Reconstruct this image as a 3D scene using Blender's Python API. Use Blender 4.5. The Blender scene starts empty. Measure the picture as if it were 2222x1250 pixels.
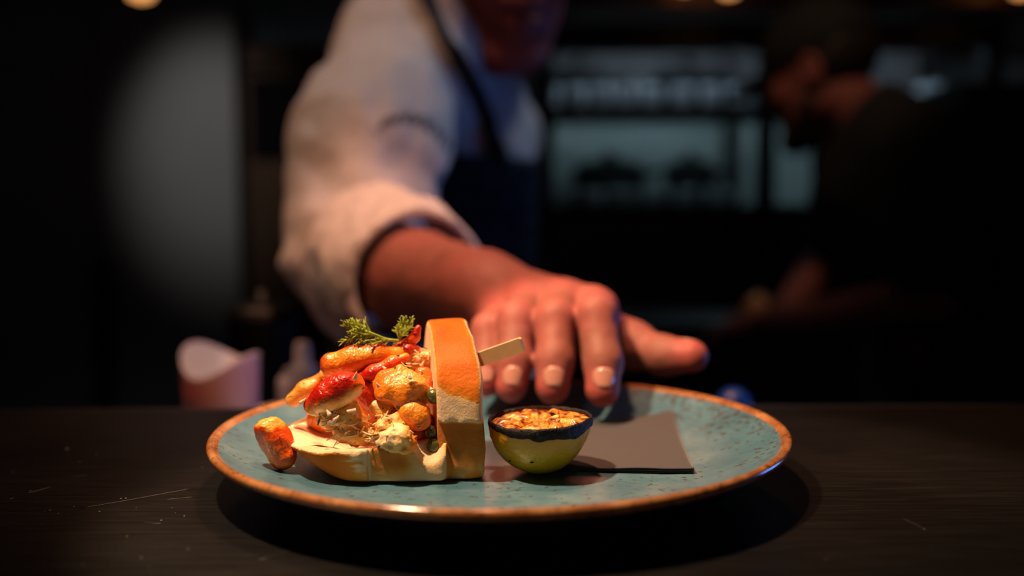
import bpy, math, random
import numpy as np
from mathutils import Vector, Matrix

# ------------------------------------------------------------------ camera, world, lights, exposure
SC = bpy.context.scene
COL = SC.collection
F = 2160.0                                   # focal length in pixels of the 2222 px wide frame (35 mm lens)
CAM = np.array([0.0058, -0.4523, 0.1225])
PIT, ROL = math.radians(4.61), math.radians(0.3)

cam_d = bpy.data.cameras.new('camera')
cam = bpy.data.objects.new('camera', cam_d)
COL.objects.link(cam)
cam_d.sensor_width = 36.0
cam_d.lens = 36.0 * F / 2222.0
cam_d.clip_start, cam_d.clip_end = 0.01, 50
cam.location = CAM
cam.rotation_euler = (Matrix.Rotation(math.pi/2 - PIT, 3, 'X') @ Matrix.Rotation(-ROL, 3, 'Z')).to_euler()
cam_d.dof.use_dof = True
cam_d.dof.focus_distance = 0.418
cam_d.dof.aperture_fstop = 3.0
SC.camera = cam
vs = SC.view_settings
vs.view_transform, vs.look, vs.gamma, vs.exposure = 'Standard', 'None', 1.0, 0.0

world = bpy.data.worlds.new('world')
SC.world = world
world.use_nodes = True
world.node_tree.nodes['Background'].inputs[0].default_value = (0.85, 0.82, 0.9, 1)
world.node_tree.nodes['Background'].inputs[1].default_value = 0.012

def light(kind, name, loc, target, energy, color, **kw):
    d = bpy.data.lights.new(name, kind)
    d.energy, d.color = energy, color
    for k, v in kw.items():
        setattr(d, k, v)
    o = bpy.data.objects.new(name, d)
    COL.objects.link(o)
    o.location = loc
    o.rotation_euler = (Vector(target) - Vector(loc)).to_track_quat('-Z', 'Y').to_euler()
    return o

# the two heat lamps over the pass (their bells are built further down at these places)
LAMP_A = (-0.22, -0.075, 0.60)
LAMP_B = (-0.03, 0.13, 0.62)
light('SPOT', 'heat_lamp_light', LAMP_A, (0.025, -0.03, 0.0), 31.0, (1.0, 0.66, 0.38), spot_size=math.radians(34), spot_blend=0.15, shadow_soft_size=0.016)
light('SPOT', 'heat_lamp_light', LAMP_B, (0.0, 0.19, 0.0), 16.0, (1.0, 0.43, 0.24), spot_size=math.radians(66), spot_blend=0.7, shadow_soft_size=0.02)
# a wide warm ceiling lamp over the cook's side and a cool strip from the right of the kitchen
light('SPOT', 'ceiling_lamp_light', (-0.55, 0.15, 1.15), (-0.09, 0.48, 0.18), 19.0, (1.0, 0.54, 0.33), spot_size=math.radians(44), spot_blend=0.8, shadow_soft_size=0.07)
light('AREA', 'blue_tube_light', (1.45, 0.62, -0.02), (0.3, 0.2, 0.0), 0.8, (0.12, 0.3, 1.0), shape='RECTANGLE', size=0.5, size_y=0.05, spread=math.radians(70))

light('AREA', 'cool_fill_light', (0.62, 0.30, 1.60), (0.0, 0.66, 0.25), 0.6, (0.72, 0.84, 1.0), shape='RECTANGLE', size=0.4, size_y=0.2, spread=math.radians(50))  # unseen cool fill added to lift the chef's collar and jacket
light('SPOT', 'cook_fill_light', (0.25, 0.75, 1.25), (0.58, 1.35, 0.32), 10.0, (1.0, 0.62, 0.36), spot_size=math.radians(24), spot_blend=0.9, shadow_soft_size=0.05)  # unseen spot added to bring the second cook out of the dark

# ------------------------------------------------------------------ pixel helpers (2222 x 1250 frame)
def ray(x, y):
    u, v = (x - 1111) / F, (625 - y) / F
    c, s = math.cos(ROL), math.sin(ROL)
    u, v = c*u + s*v, -s*u + c*v
    c, s = math.cos(PIT), math.sin(PIT)
    return np.array([u, v*s + c, v*c - s])
def onz(x, y, z):
    d = ray(x, y)
    return CAM + d * ((z - CAM[2]) / d[2])
def ony(x, y, Y):
    d = ray(x, y)
    return CAM + d * ((Y - CAM[1]) / d[1])
YS = -0.011                                  # the food stands a little in front of the plate's centre
def fony(x, y, Y): return ony(x, y, Y + YS)

# ------------------------------------------------------------------ mesh kit
rnd = random.Random(4)
def tag(o, label=None, cat=None, group=None, kind=None):
    for k, v in (('label', label), ('category', cat), ('group', group), ('kind', kind)):
        if v: o[k] = v
    return o
def thing(name, at, label, cat, group=None, kind=None):
    o = bpy.data.objects.new(name, None)
    o.empty_display_size = 0.02
    COL.objects.link(o)
    o.location = at
    return tag(o, label, cat, group, kind)
def world_loc(o):
    p = Vector((0, 0, 0))
    while o is not None:
        p += o.location
        o = o.parent
    return p
def build(name, V, Fc, mat, parent=None, at=None, smooth=True, attrs=None):
    V = np.asarray(V, dtype=np.float64)
    off = np.array(world_loc(parent)) if parent is not None else np.array(at if at is not None else (0, 0, 0))
    me = bpy.data.meshes.new(name)
    me.from_pydata((V - off).tolist(), [], Fc if isinstance(Fc, list) else Fc.tolist())
    if smooth:
        me.polygons.foreach_set('use_smooth', [True] * len(me.polygons))
    if attrs:
        for k, a in attrs.items():
            at_ = me.attributes.new(k, 'FLOAT', 'POINT')
            at_.data.foreach_set('value', np.ascontiguousarray(a, dtype=np.float32))
    me.update()
    if mat: me.materials.append(mat)
    o = bpy.data.objects.new(name, me)
    COL.objects.link(o)
    if parent is not None: o.parent = parent
    else: o.location = off
    return o
def clone(o, loc, parent=None):
    c = o.copy(); COL.objects.link(c); c.location = loc
    if parent is not None: c.parent = parent
    for ch in list(o.children):
        clone(ch, ch.location.copy(), c)
    return c
def box_mesh(lo, hi, bev=0.0):
    lo, hi = np.array(lo, float), np.array(hi, float)
    if bev <= 0:
        V = [(x, y, z) for z in (lo[2], hi[2]) for y in (lo[1], hi[1]) for x in (lo[0], hi[0])]
        return np.array(V), [[0,2,3,1],[4,5,7,6],[0,1,5,4],[2,6,7,3],[0,4,6,2],[1,3,7,5]]
    import bmesh
    bm = bmesh.new()
    bmesh.ops.create_cube(bm, size=1.0)
    for v in bm.verts:
        v.co = Vector((lo + hi) / 2) + Vector((v.co[k] * (hi - lo)[k] for k in range(3)))
    bmesh.ops.bevel(bm, geom=bm.edges[:], offset=bev, segments=3, profile=0.5, affect='EDGES')
    bm.verts.index_update()
    V = np.array([v.co[:] for v in bm.verts]); Fc = [[v.index for v in f.verts] for f in bm.faces]
    bm.free()
    return V, Fc
def box(name, lo, hi, mat, parent=None, bev=0.0, at=None):
    V, Fc = box_mesh(lo, hi, bev)
    if parent is None and at is None:
        at = ((lo[0]+hi[0])/2, (lo[1]+hi[1])/2, lo[2])
    return build(name, V, Fc, mat, parent, at, smooth=False)
def lathe_mesh(prof, n=64, c=(0, 0, 0), wob=None):
    V, Fc = [], []
    m = len(prof)
    for i in range(n):
        a = 2*math.pi*i/n
        for j, (r, z) in enumerate(prof):
            rr, zz = (r, z) if wob is None else wob(r, z, a)
            V.append((c[0] + rr*math.cos(a), c[1] + rr*math.sin(a), c[2] + zz))
    for i in range(n):
        k = (i + 1) % n
        for j in range(m - 1):
            Fc.append([i*m+j, k*m+j, k*m+j+1, i*m+j+1])
    return np.array(V), Fc
def tube_mesh(pts, rad, n=8, flat=1.0):
    pts = np.array(pts, float); rad = np.broadcast_to(np.array(rad, float), (len(pts),))
    V, Fc = [], []
    T = np.gradient(pts, axis=0)
    up = np.array([0.13, 0.2, 1.0])
    for p, t, r in zip(pts, T, rad):
        t = t / (np.linalg.norm(t) + 1e-9)
        s = np.cross(t, up); s /= np.linalg.norm(s) + 1e-9
        w = np.cross(s, t)
        for k in range(n):
            a = 2*math.pi*k/n
            V.append(p + r*(math.cos(a)*s + flat*math.sin(a)*w))
    L = len(pts)
    for i in range(L - 1):
        for k in range(n):
            q = (k + 1) % n
            Fc.append([i*n+k, i*n+q, (i+1)*n+q, (i+1)*n+k])
    Fc.append(list(range(n))[::-1]); Fc.append([(L-1)*n+k for k in range(n)])
    return np.array(V), Fc
def merge(parts):
    V, Fc, o = [], [], 0
    for v, f in parts:
        V.append(np.asarray(v)); Fc += [[i + o for i in q] for q in f]; o += len(v)
    return np.concatenate(V), Fc
def bez(pts, n=10):
    # Catmull-Rom through the given points
    P = [np.array(p, float) for p in pts]
    P = [2*P[0]-P[1]] + P + [2*P[-1]-P[-2]]
    out = []
    for i in range(1, len(P)-2):
        for t in np.linspace(0, 1, n, endpoint=(i == len(P)-3)):
            a, b, c, d = P[i-1:i+3]
            out.append(0.5*(2*b + (c-a)*t + (2*a-5*b+4*c-d)*t*t + (3*b-a-3*c+d)*t**3))
    return np.array(out)

# ---- signed-distance modelling
def vnoise(P, seed=0):
    P = np.asarray(P, dtype=np.float32)
    i = np.floor(P).astype(np.int64); f = P - i
    f = f*f*(3 - 2*f)
    def hsh(a, b, c):
        h = (a*374761393 + b*668265263 + c*1274126177 + seed*144665) & 0xffffffff
        h = ((h ^ (h >> 13)) * 1103515245) & 0xffffffff
        return ((h ^ (h >> 16)) & 0xffff).astype(np.float32) / 32767.5 - 1.0
    r = 0
    for dx in (0, 1):
        for dy in (0, 1):
            for dz in (0, 1):
                w = (f[..., 0] if dx else 1-f[..., 0])*(f[..., 1] if dy else 1-f[..., 1])*(f[..., 2] if dz else 1-f[..., 2])
                r = r + w*hsh(i[..., 0]+dx, i[..., 1]+dy, i[..., 2]+dz)
    return r
def fbm(P, fr, oct=3, seed=0):
    r, a = 0, 1.0
    for k in range(oct):
        r = r + a*vnoise(np.asarray(P)*fr + 17.3*k, seed + k); fr *= 2.1; a *= 0.5
    return r
def rc(P, a, b, ra, rb):
    a, b = np.array(a, np.float32), np.array(b, np.float32)
    ab = b - a
    t = np.clip(((P - a) @ ab) / max(float(ab @ ab), 1e-12), 0, 1)
    return np.linalg.norm(P - a - t[..., None]*ab, axis=-1) - (ra + (rb - ra)*t)
def ell(P, c, r, R=None):
    q = P - np.array(c, np.float32)
    if R is not None: q = q @ np.array(R, np.float32)
    r = np.array(r, np.float32)
    k0 = np.linalg.norm(q/r, axis=-1); k1 = np.linalg.norm(q/(r*r), axis=-1)
    return k0*(k0 - 1)/np.maximum(k1, 1e-6)
def smin(a, b, k):
    h = np.clip(0.5 + 0.5*(b - a)/k, 0, 1)
    return b + (a - b)*h - k*h*(1 - h)
def smax(a, b, k): return -smin(-a, -b, k)
def nets(Fv, o, h):
    n = Fv.shape; nc = tuple(k - 1 for k in n)
    acc = np.zeros(nc + (3,), np.float32); cnt = np.zeros(nc, np.float32)
    for ax in range(3):
        u, v = [k for k in range(3) if k != ax]
        for ou in (0, 1):
            for ov in (0, 1):
                sa = [slice(0, nc[k]) for k in range(3)]; sb = list(sa)
                sa[u] = sb[u] = slice(ou, ou + nc[u]); sa[v] = sb[v] = slice(ov, ov + nc[v])
                sb[ax] = slice(1, 1 + nc[ax])
                fa, fb = Fv[tuple(sa)], Fv[tuple(sb)]
                cr = (fa < 0) != (fb < 0)
                t = fa[cr]/(fa[cr] - fb[cr])
                p = np.zeros((len(t), 3), np.float32); p[:, ax] = t; p[:, u] = ou; p[:, v] = ov
                acc[cr] += p; cnt[cr] += 1
    act = cnt > 0
    idx = -np.ones(nc, np.int64); idx[act] = np.arange(act.sum())
    V = (np.argwhere(act) + acc[act]/cnt[act][:, None])*h + np.array(o)
    Q = []
    for ax in range(3):
        u, v = (ax + 1) % 3, (ax + 2) % 3
        sa = [slice(1, nc[k]) for k in range(3)]; sa[ax] = slice(0, nc[ax])
        sb = list(sa); sb[ax] = slice(1, nc[ax] + 1)
        A, B = Fv[tuple(sa)] < 0, Fv[tuple(sb)] < 0
        for mask, flip in ((A & ~B, False), (~A & B, True)):
            ii = np.argwhere(mask)
            for k in range(3):
                if k != ax: ii[:, k] += 1
            if not len(ii): continue
            def cell(du, dv):
                c = ii.copy(); c[:, u] -= du; c[:, v] -= dv
                return idx[c[:, 0], c[:, 1], c[:, 2]]
            q = np.stack([cell(1, 1), cell(0, 1), cell(0, 0), cell(1, 0)], 1)
            Q.append(q[:, ::-1] if flip else q)
    Q = np.concatenate(Q)
    return V, Q[(Q >= 0).all(1)]
def sdf_mesh(f, lo, hi, h):
    lo, hi = np.array(lo, float) - 2*h, np.array(hi, float) + 2*h
    ax = [np.arange(lo[k], hi[k] + h, h, dtype=np.float32) for k in range(3)]
    out = np.empty(tuple(len(a) for a in ax), np.float32)
    st = max(1, int(400000/(len(ax[1])*len(ax[2]))))
    for i in range(0, len(ax[0]), st):
        g = np.stack(np.meshgrid(ax[0][i:i+st], ax[1], ax[2], indexing='ij'), -1)
        out[i:i+st] = f(g.reshape(-1, 3)).reshape(g.shape[:-1])
    return nets(out, lo, h)
def cut(V, Q, m):
    """the faces in the boolean face mask, with their own vertices"""
    q = Q[m]; used = np.unique(q)
    mp = -np.ones(len(V), np.int64); mp[used] = np.arange(len(used))
    return V[used], mp[q], used
def sstep(x, a, b):
    t = np.clip((x - a)/(b - a), 0, 1)
    return t*t*(3 - 2*t)

# ------------------------------------------------------------------ materials
class NM:
    def __init__(s, name):
        s.m = bpy.data.materials.new(name); s.m.use_nodes = True
        s.t = s.m.node_tree; s.b = s.t.nodes['Principled BSDF']
    def n(s, typ, **kw):
        x = s.t.nodes.new(typ)
        for k, v in kw.items():
            if k.startswith('i_'): x.inputs[k[2:].replace('_', ' ')].default_value = v
            elif k.startswith('p_'): x.inputs[int(k[2:])].default_value = v
            else: setattr(x, k, v)
        return x
    def l(s, a, b): s.t.links.new(a, b)
    def set(s, **kw):
        for k, v in kw.items():
            key = {'color': 'Base Color', 'rough': 'Roughness', 'metal': 'Metallic', 'coat': 'Coat Weight', 'coatr': 'Coat Roughness',
                   'sss': 'Subsurface Weight', 'sssr': 'Subsurface Radius', 'ssss': 'Subsurface Scale', 'spec': 'Specular IOR Level', 'aniso': 'Anisotropic',
                   'ecol': 'Emission Color', 'estr': 'Emission Strength', 'trans': 'Transmission Weight', 'alpha': 'Alpha', 'sheen': 'Sheen Weight'}[k]
            if k in ('color', 'ecol') and len(v) == 3: v = (*v, 1)
            s.b.inputs[key].default_value = v
        return s
    def coord(s, scale=(1, 1, 1), kind='Object', rot=(0, 0, 0)):
        tc = s.n('ShaderNodeTexCoord'); mp = s.n('ShaderNodeMapping')
        mp.inputs['Scale'].default_value = scale; mp.inputs['Rotation'].default_value = rot
        s.l(tc.outputs[kind], mp.inputs[0]); return mp.outputs[0]
    def noise(s, scale, co=None, detail=3, rough=0.55, dist=0.0):
        x = s.n('ShaderNodeTexNoise'); x.inputs['Scale'].default_value = scale; x.inputs['Detail'].default_value = detail
        x.inputs['Roughness'].default_value = rough; x.inputs['Distortion'].default_value = dist
        s.l(co if co is not None else s.coord(), x.inputs['Vector']); return x.outputs['Fac']
    def attr(s, name):
        x = s.n('ShaderNodeAttribute'); x.attribute_name = name; return x.outputs['Fac']
    def ramp(s, fac, stops):
        x = s.n('ShaderNodeValToRGB'); e = x.color_ramp.elements
        while len(e) < len(stops): e.new(0.5)
        for k, (p, c) in enumerate(stops):
            e[k].position = p; e[k].color = (*c, 1) if not isinstance(c, (int, float)) else (c, c, c, 1)
        s.l(fac, x.inputs[0]); return x.outputs[0]
    def math(s, op, a, b=None, clamp=False):
        x = s.n('ShaderNodeMath'); x.operation = op; x.use_clamp = clamp
        for k, v in enumerate((a, b)):
            if v is None: continue
            if isinstance(v, (int, float)): x.inputs[k].default_value = v
            else: s.l(v, x.inputs[k])
        return x.outputs[0]
    def mix(s, fac, a, b):
        x = s.n('ShaderNodeMix'); x.data_type = 'RGBA'
        for sock, v in ((x.inputs[0], fac), (x.inputs[6], a), (x.inputs[7], b)):
            if isinstance(v, (int, float)): sock.default_value = v
            elif isinstance(v, tuple): sock.default_value = (*v, 1) if len(v) == 3 else v
            else: s.l(v, sock)
        return x.outputs[2]
    def bump(s, h, strength=0.3, dist=0.001):
        x = s.n('ShaderNodeBump'); x.inputs['Strength'].default_value = strength; x.inputs['Distance'].default_value = dist
        s.l(h, x.inputs['Height']); s.l(x.outputs[0], s.b.inputs['Normal'])
    def col(s, c): s.l(c, s.b.inputs['Base Color']); return s
    def rgh(s, c): s.l(c, s.b.inputs['Roughness']); return s

def plain(name, c, rough=0.5, metal=0.0, nscale=0, amt=0.25, **kw):
    m = NM(name).set(color=c, rough=rough, metal=metal, **kw)
    if nscale:
        f = m.noise(nscale, detail=4)
        m.col(m.mix(f, tuple(x*(1-amt) for x in c), tuple(min(1, x*(1+amt)) for x in c)))
    return m.m

# ---- counter: brushed steel
m = NM('brushed_steel'); m.set(metal=1.0, aniso=0.4)
co = m.coord((3, 150, 1), rot=(0, 0, 0.16)); f1 = m.noise(6, co, 4, 0.7)
co2 = m.coord((6, 90, 1), rot=(0, 0, -0.35)); f2 = m.noise(5, co2, 3, 0.6)
fl = m.noise(7, m.coord(), 5)
m.rgh(m.math('ADD', m.math('MULTIPLY', m.math('ADD', f1, fl), 0.22), 0.20))
m.col(m.mix(m.math('MULTIPLY', f1, f2), (0.028, 0.028, 0.030), (0.24, 0.235, 0.24)))
m.bump(m.math('ADD', f1, m.math('MULTIPLY', f2, 0.6)), 0.22, 0.0004)
M_STEEL = m.m
M_SCRATCH = plain('scratch', (0.13, 0.13, 0.13), 0.45, 1.0)
M_CRUMB_DUST = plain('salt', (0.20, 0.19, 0.18), 0.8)

# ---- plate: teal reactive glaze with rusty specks, copper-brown rim
def glaze(name, rim):
    m = NM(name); co = m.coord()
    n1 = m.noise(420, co, 3, 0.6); n2 = m.noise(36, co, 3); n3 = m.noise(60, co, 4, 0.6); n4 = m.noise(900, co, 2)
    if rim:
        c = m.ramp(n3, [(0.3, (0.20, 0.065, 0.02)), (0.5, (0.36, 0.145, 0.05)), (0.68, (0.50, 0.24, 0.10))])
        sp = m.ramp(n1, [(0.56, 0.0), (0.64, 1.0)])
        m.col(m.mix(m.math('MULTIPLY', sp, 0.75), c, (0.07, 0.022, 0.008)))
        m.set(rough=0.16, coat=0.5, coatr=0.1)
        m.bump(n1, 0.12, 0.0006)
    else:
        c = m.ramp(n2, [(0.3, (0.052, 0.145, 0.205)), (0.55, (0.082, 0.19, 0.255)), (0.72, (0.15, 0.255, 0.315))])
        tc = m.n('ShaderNodeTexCoord'); sx = m.n('ShaderNodeSeparateXYZ'); m.l(tc.outputs['Object'], sx.inputs[0])
        r = m.math('SQRT', m.math('ADD', m.math('POWER', sx.outputs[0], 2.0), m.math('POWER', sx.outputs[1], 2.0)))
        edge = m.ramp(r, [(0.098, 0.0), (0.127, 1.0)])           # glaze thins and rusts towards the rim
        right = m.ramp(m.math('ADD', m.math('MULTIPLY', sx.outputs[0], 3.0), m.math('MULTIPLY', sx.outputs[1], 2.0)), [(0.18, 0.0), (0.5, 1.0)])
        clus = m.ramp(n3, [(0.46, 0.0), (0.62, 1.0)])
        thr = m.math('ADD', m.math('MULTIPLY', m.math('MULTIPLY', edge, right), 0.15), m.math('MULTIPLY', clus, 0.05))
        sp = m.ramp(m.math('ADD', m.noise(330, co, 3, 0.6), thr), [(0.615, 0.0), (0.67, 1.0)])
        c = m.mix(m.math('MULTIPLY', sp, 0.8), c, (0.055, 0.027, 0.012))
        m.col(c)
        m.set(rough=0.3, coat=0.25, coatr=0.15)
        m.bump(m.noise(25, co, 2), 0.15, 0.002)
    return m.m
M_NAVY = plain('navy_underglaze', (0.008, 0.016, 0.05), 0.25, nscale=60)
M_GLAZE, M_RIM = glaze('teal_glaze', False), glaze('rust_rim_glaze', True)

# ---- bread
m = NM('brioche_crust'); co = m.coord()
n1, n2 = m.noise(60, co, 4), m.noise(700, co, 3)
k = m.math('ADD', m.attr('crust'), m.math('MULTIPLY', m.math('SUBTRACT', n1, 0.5), 0.45))
c = m.ramp(k, [(0.10, (0.86, 0.54, 0.24)), (0.36, (0.76, 0.29, 0.04)), (0.66, (0.60, 0.145, 0.008)), (1.0, (0.36, 0.06, 0.004))])
m.col(c); m.set(rough=0.5, coat=0.0, coatr=0.3, spec=0.12, sss=0.03, ssss=0.002); m.bump(m.math('ADD', n2, m.math('MULTIPLY', n1, 2.0)), 0.35, 0.0008)
M_CRUST = m.m
m = NM('brioche_crumb'); co = m.coord()
n1, n2 = m.noise(120, co, 4), m.noise(1100, co, 4, 0.7)
k = m.math('ADD', m.attr('crust'), m.math('MULTIPLY', m.math('SUBTRACT', n1, 0.5), 0.35))
m.col(m.ramp(k, [(0.0, (0.88, 0.62, 0.39)), (0.3, (0.86, 0.53, 0.24)), (0.7, (0.72, 0.32, 0.07)), (1.0, (0.5, 0.14, 0.02))]))
m.set(rough=0.9, spec=0.2, sss=0.05, ssss=0.002); m.bump(m.math('ADD', n2, n1), 0.55, 0.0010)
M_CRUMB = m.m

# ---- lobster meat
def lobster(name, dry=False):
    m = NM(name); co = m.coord()
    n1, n2, n3 = m.noise(110, co, 4, 0.6), m.noise(900, co, 3), m.noise(45, co, 2)
    k = m.math('ADD', m.attr('red'), m.math('MULTIPLY', m.math('ADD', m.math('SUBTRACT', n1, 0.5), m.math('SUBTRACT', n3, 0.5)), 0.42))
    m.col(m.ramp(k, [(0.02, (0.90, 0.68, 0.40)), (0.22, (0.92, 0.50, 0.11)), (0.43, (0.90, 0.29, 0.02)), (0.66, (0.74, 0.10, 0.008)), (0.92, (0.50, 0.014, 0.006))]))
    m.set(rough=0.5 if dry else 0.22, coat=0.0 if dry else 0.28, coatr=0.12, sss=0.18, ssss=0.004)
    m.b.inputs['Subsurface Radius'].default_value = (1.0, 0.4, 0.15)
    m.bump(m.math('ADD', n2, m.math('MULTIPLY', n1, 2.5)), 0.4 if dry else 0.5, 0.0010)
    return m.m
M_LOB, M_SHRED = lobster('lobster_meat'), lobster('shredded_lobster', True)
M_HERB = plain('chopped_herb', (0.035, 0.075, 0.012), 0.5, nscale=900, amt=0.5)
M_DILL = plain('dill_green', (0.30, 0.40, 0.03), 0.45, nscale=300, amt=0.4, sss=0.1, ssss=0.001)
M_SHALLOT = plain('shallot', (0.80, 0.60, 0.42), 0.35, nscale=300, amt=0.15, sss=0.3, ssss=0.002)
M_CAPER = plain('caper', (0.085, 0.09, 0.018), 0.25, nscale=260, amt=0.5, coat=0.4)
M_WOOD = plain('bamboo', (0.66, 0.46, 0.25), 0.5, nscale=200, amt=0.12)

# ---- lemon
m = NM('lemon_rind'); co = m.coord()
n1, n2 = m.noise(45, co, 3), m.noise(700, co, 2)
tc = m.n('ShaderNodeTexCoord'); sx = m.n('ShaderNodeSeparateXYZ'); m.l(tc.outputs['Object'], sx.inputs[0])
h_ = m.math('ADD', m.math('MULTIPLY', sx.outputs[2], 34.0), m.math('MULTIPLY', n1, 0.35))
m.col(m.ramp(h_, [(0.25, (0.42, 0.31, 0.006)), (0.6, (0.54, 0.31, 0.006)), (0.95, (0.62, 0.23, 0.006))]))
m.set(rough=0.38, coat=0.3, coatr=0.3, sss=0.1, ssss=0.003)
v = m.n('ShaderNodeTexVoronoi'); v.inputs['Scale'].default_value = 620; m.l(m.coord(), v.inputs['Vector'])
m.bump(m.math('ADD', v.outputs['Distance'], n2), 0.25, 0.0008)
M_RIND = m.m
m = NM('seared_lemon_flesh'); co = m.coord()
n1 = m.noise(260, co, 4, 0.65, 0.6); n2 = m.noise(120, co, 3)
ch = m.ramp(m.math('ADD', m.math('MULTIPLY', n1, 0.6), m.math('MULTIPLY', n2, 0.4)), [(0.40, (0.80, 0.50, 0.14)), (0.48, (0.72, 0.31, 0.04)), (0.55, (0.30, 0.06, 0.01)), (0.60, (0.02, 0.014, 0.012))])
m.col(ch); m.set(rough=0.18, coat=0.7, coatr=0.1, sss=0.1, ssss=0.002); m.bump(n1, 0.8, 0.001)
M_FLESH = m.m
m = NM('charred_edge'); n1 = m.noise(420, None, 4, 0.7)
m.col(m.ramp(n1, [(0.48, (0.006, 0.006, 0.008)), (0.68, (0.03, 0.022, 0.022)), (0.76, (0.22, 0.13, 0.08))])); m.set(rough=0.5, spec=0.25); m.bump(n1, 0.9, 0.0015)
M_CHAR = m.m

m = NM('black_napkin'); co = m.coord((1, 1, 1))
w1 = m.n('ShaderNodeTexWave'); w1.inputs['Scale'].default_value = 420; m.l(co, w1.inputs['Vector'])
n1 = m.noise(900, co, 3)
m.col(m.mix(n1, (0.025, 0.023, 0.029), (0.050, 0.046, 0.055))); m.set(rough=0.75, sheen=0.3); m.bump(m.math('ADD', w1.outputs['Fac'], n1), 0.3, 0.0003)
M_NAP = m.m

# ---- people
m = NM('skin'); co = m.coord()
n1, n2 = m.noise(30, co, 3), m.noise(160, co, 4)
k = m.math('ADD', m.attr('red'), m.math('MULTIPLY', m.math('SUBTRACT', n1, 0.5), 0.5))
m.col(m.ramp(k, [(0.0, (0.21, 0.085, 0.058)), (0.4, (0.35, 0.10, 0.085)), (1.0, (0.44, 0.055, 0.048))]))
m.set(rough=0.58, spec=0.3, sss=0.18, ssss=0.006); m.b.inputs['Subsurface Radius'].default_value = (1, 0.35, 0.2); m.bump(n2, 0.25, 0.001)
M_SKIN = m.m
M_NAIL = plain('fingernail', (0.50, 0.235, 0.185), 0.25, coat=0.4)
m = NM('white_cotton'); n1 = m.noise(14, None, 4)
m.col(m.mix(n1, (0.44, 0.40, 0.39), (0.60, 0.56, 0.54))); m.set(rough=0.9, sheen=0.2); m.bump(n1, 0.6, 0.02)
M_COTTON = m.m
M_APRON = plain('navy_apron_cloth', (0.012, 0.013, 0.02), 0.9, nscale=60)
M_BLACK = plain('black_cloth', (0.010, 0.010, 0.011), 0.9, nscale=60)
M_HAIR = plain('dark_hair', (0.02, 0.012, 0.008), 0.6, nscale=200)
M_EYE = plain('eye_white', (0.6, 0.55, 0.5), 0.2)
M_IRIS = plain('iris', (0.03, 0.02, 0.012), 0.15)
M_THREAD = plain('grey_thread', (0.10, 0.10, 0.11), 0.8)
M_LIP = plain('lip', (0.34, 0.09, 0.07), 0.4)

# ---- kitchen
M_WALL = plain('painted_wall', (0.30, 0.30, 0.30), 0.7, nscale=3, amt=0.15)
M_GREY = plain('dull_grey_panel', (0.10, 0.10, 0.105), 0.6, nscale=3)
M_TILE = plain('glazed_tile', (0.40, 0.44, 0.44), 0.25, nscale=2, amt=0.15)
M_FLOOR = plain('quarry_floor', (0.05, 0.045, 0.042), 0.5, nscale=5)
M_DARK = plain('dark_metal', (0.02, 0.02, 0.021), 0.45, 0.6, nscale=8)
M_PAN = plain('blackened_steel', (0.012, 0.012, 0.013), 0.55, 0.3, nscale=20)
M_INOX = plain('satin_steel', (0.45, 0.46, 0.47), 0.3, 1.0, nscale=15, amt=0.12)
M_HOOD = plain('copper_brown_hood', (0.11, 0.06, 0.035), 0.45, 0.4, nscale=4)
M_PLASTIC = plain('milky_plastic', (0.42, 0.40, 0.44), 0.4, nscale=20, amt=0.08, sss=0.2, ssss=0.01)
M_BLUE = plain('blue_plastic', (0.01, 0.05, 0.30), 0.35, nscale=20)
M_BULB = NM('amber_bulb').set(color=(0.9, 0.5, 0.2), ecol=(1.0, 0.42, 0.12), estr=1.5).m
M_STRIP = NM('cool_strip_fill').set(color=(0.8, 0.9, 0.9), ecol=(0.55, 0.85, 0.95), estr=16.0).m  # hidden glow added to light the tiles between the shelves
M_STRIP_DIM = NM('tin_strip_fill').set(color=(0.8, 0.9, 0.9), ecol=(0.65, 0.85, 1.0), estr=45.0).m  # hidden glow added to brighten the upper tins
M_TIN = plain('dull_tin', (0.60, 0.68, 0.74), 0.3, 0.0, nscale=15, amt=0.12)
M_LAMPGLOW = NM('heat_bulb').set(color=(0.9, 0.4, 0.2), ecol=(1.0, 0.5, 0.2), estr=6.0).m
M_GLASSDARK = plain('oven_glass', (0.006, 0.006, 0.007), 0.12)

# ------------------------------------------------------------------ the room
FZ = -1.0
def struct(name, lo, hi, mat, label):
    o = box(name, lo, hi, mat); return tag(o, label, name.split('_')[0], None, 'structure')
struct('floor', (-2.6, -1.6, FZ-0.1), (2.6, 3.0, FZ), M_FLOOR, 'dark kitchen floor behind the pass')
struct('wall_back', (-2.6, 2.75, FZ), (2.6, 2.85, 1.7), M_WALL, 'dim grey back wall of the kitchen')
struct('wall_left', (-2.7, -1.6, FZ), (-2.6, 2.85, 1.7), M_WALL, 'dark side wall at the kitchen left')
struct('wall_right', (2.6, -1.6, FZ), (2.7, 2.85, 1.7), M_WALL, 'dark side wall at the kitchen right')
struct('ceiling', (-2.6, -1.6, 1.7), (2.6, 2.85, 1.8), M_DARK, 'black kitchen ceiling')

# ------------------------------------------------------------------ pass counter
counter = thing('pass_counter', (0, -0.2, FZ), 'dark brushed steel pass counter the blue plate stands on', 'counter')
CB = 0.153
box('worktop', (-1.4, -0.62, -0.035), (1.4, CB, 0.0), M_STEEL, counter, 0.0015)
V, Fc = tube_mesh([(-1.4, CB, -0.004), (0, CB, -0.004), (1.4, CB, -0.004)], 0.0045, 12)
build('back_edge', V, Fc, M_INOX, counter)
box('cabinet_body', (-1.38, -0.56, FZ), (1.38, CB - 0.03, -0.035), M_DARK, counter)
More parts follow.
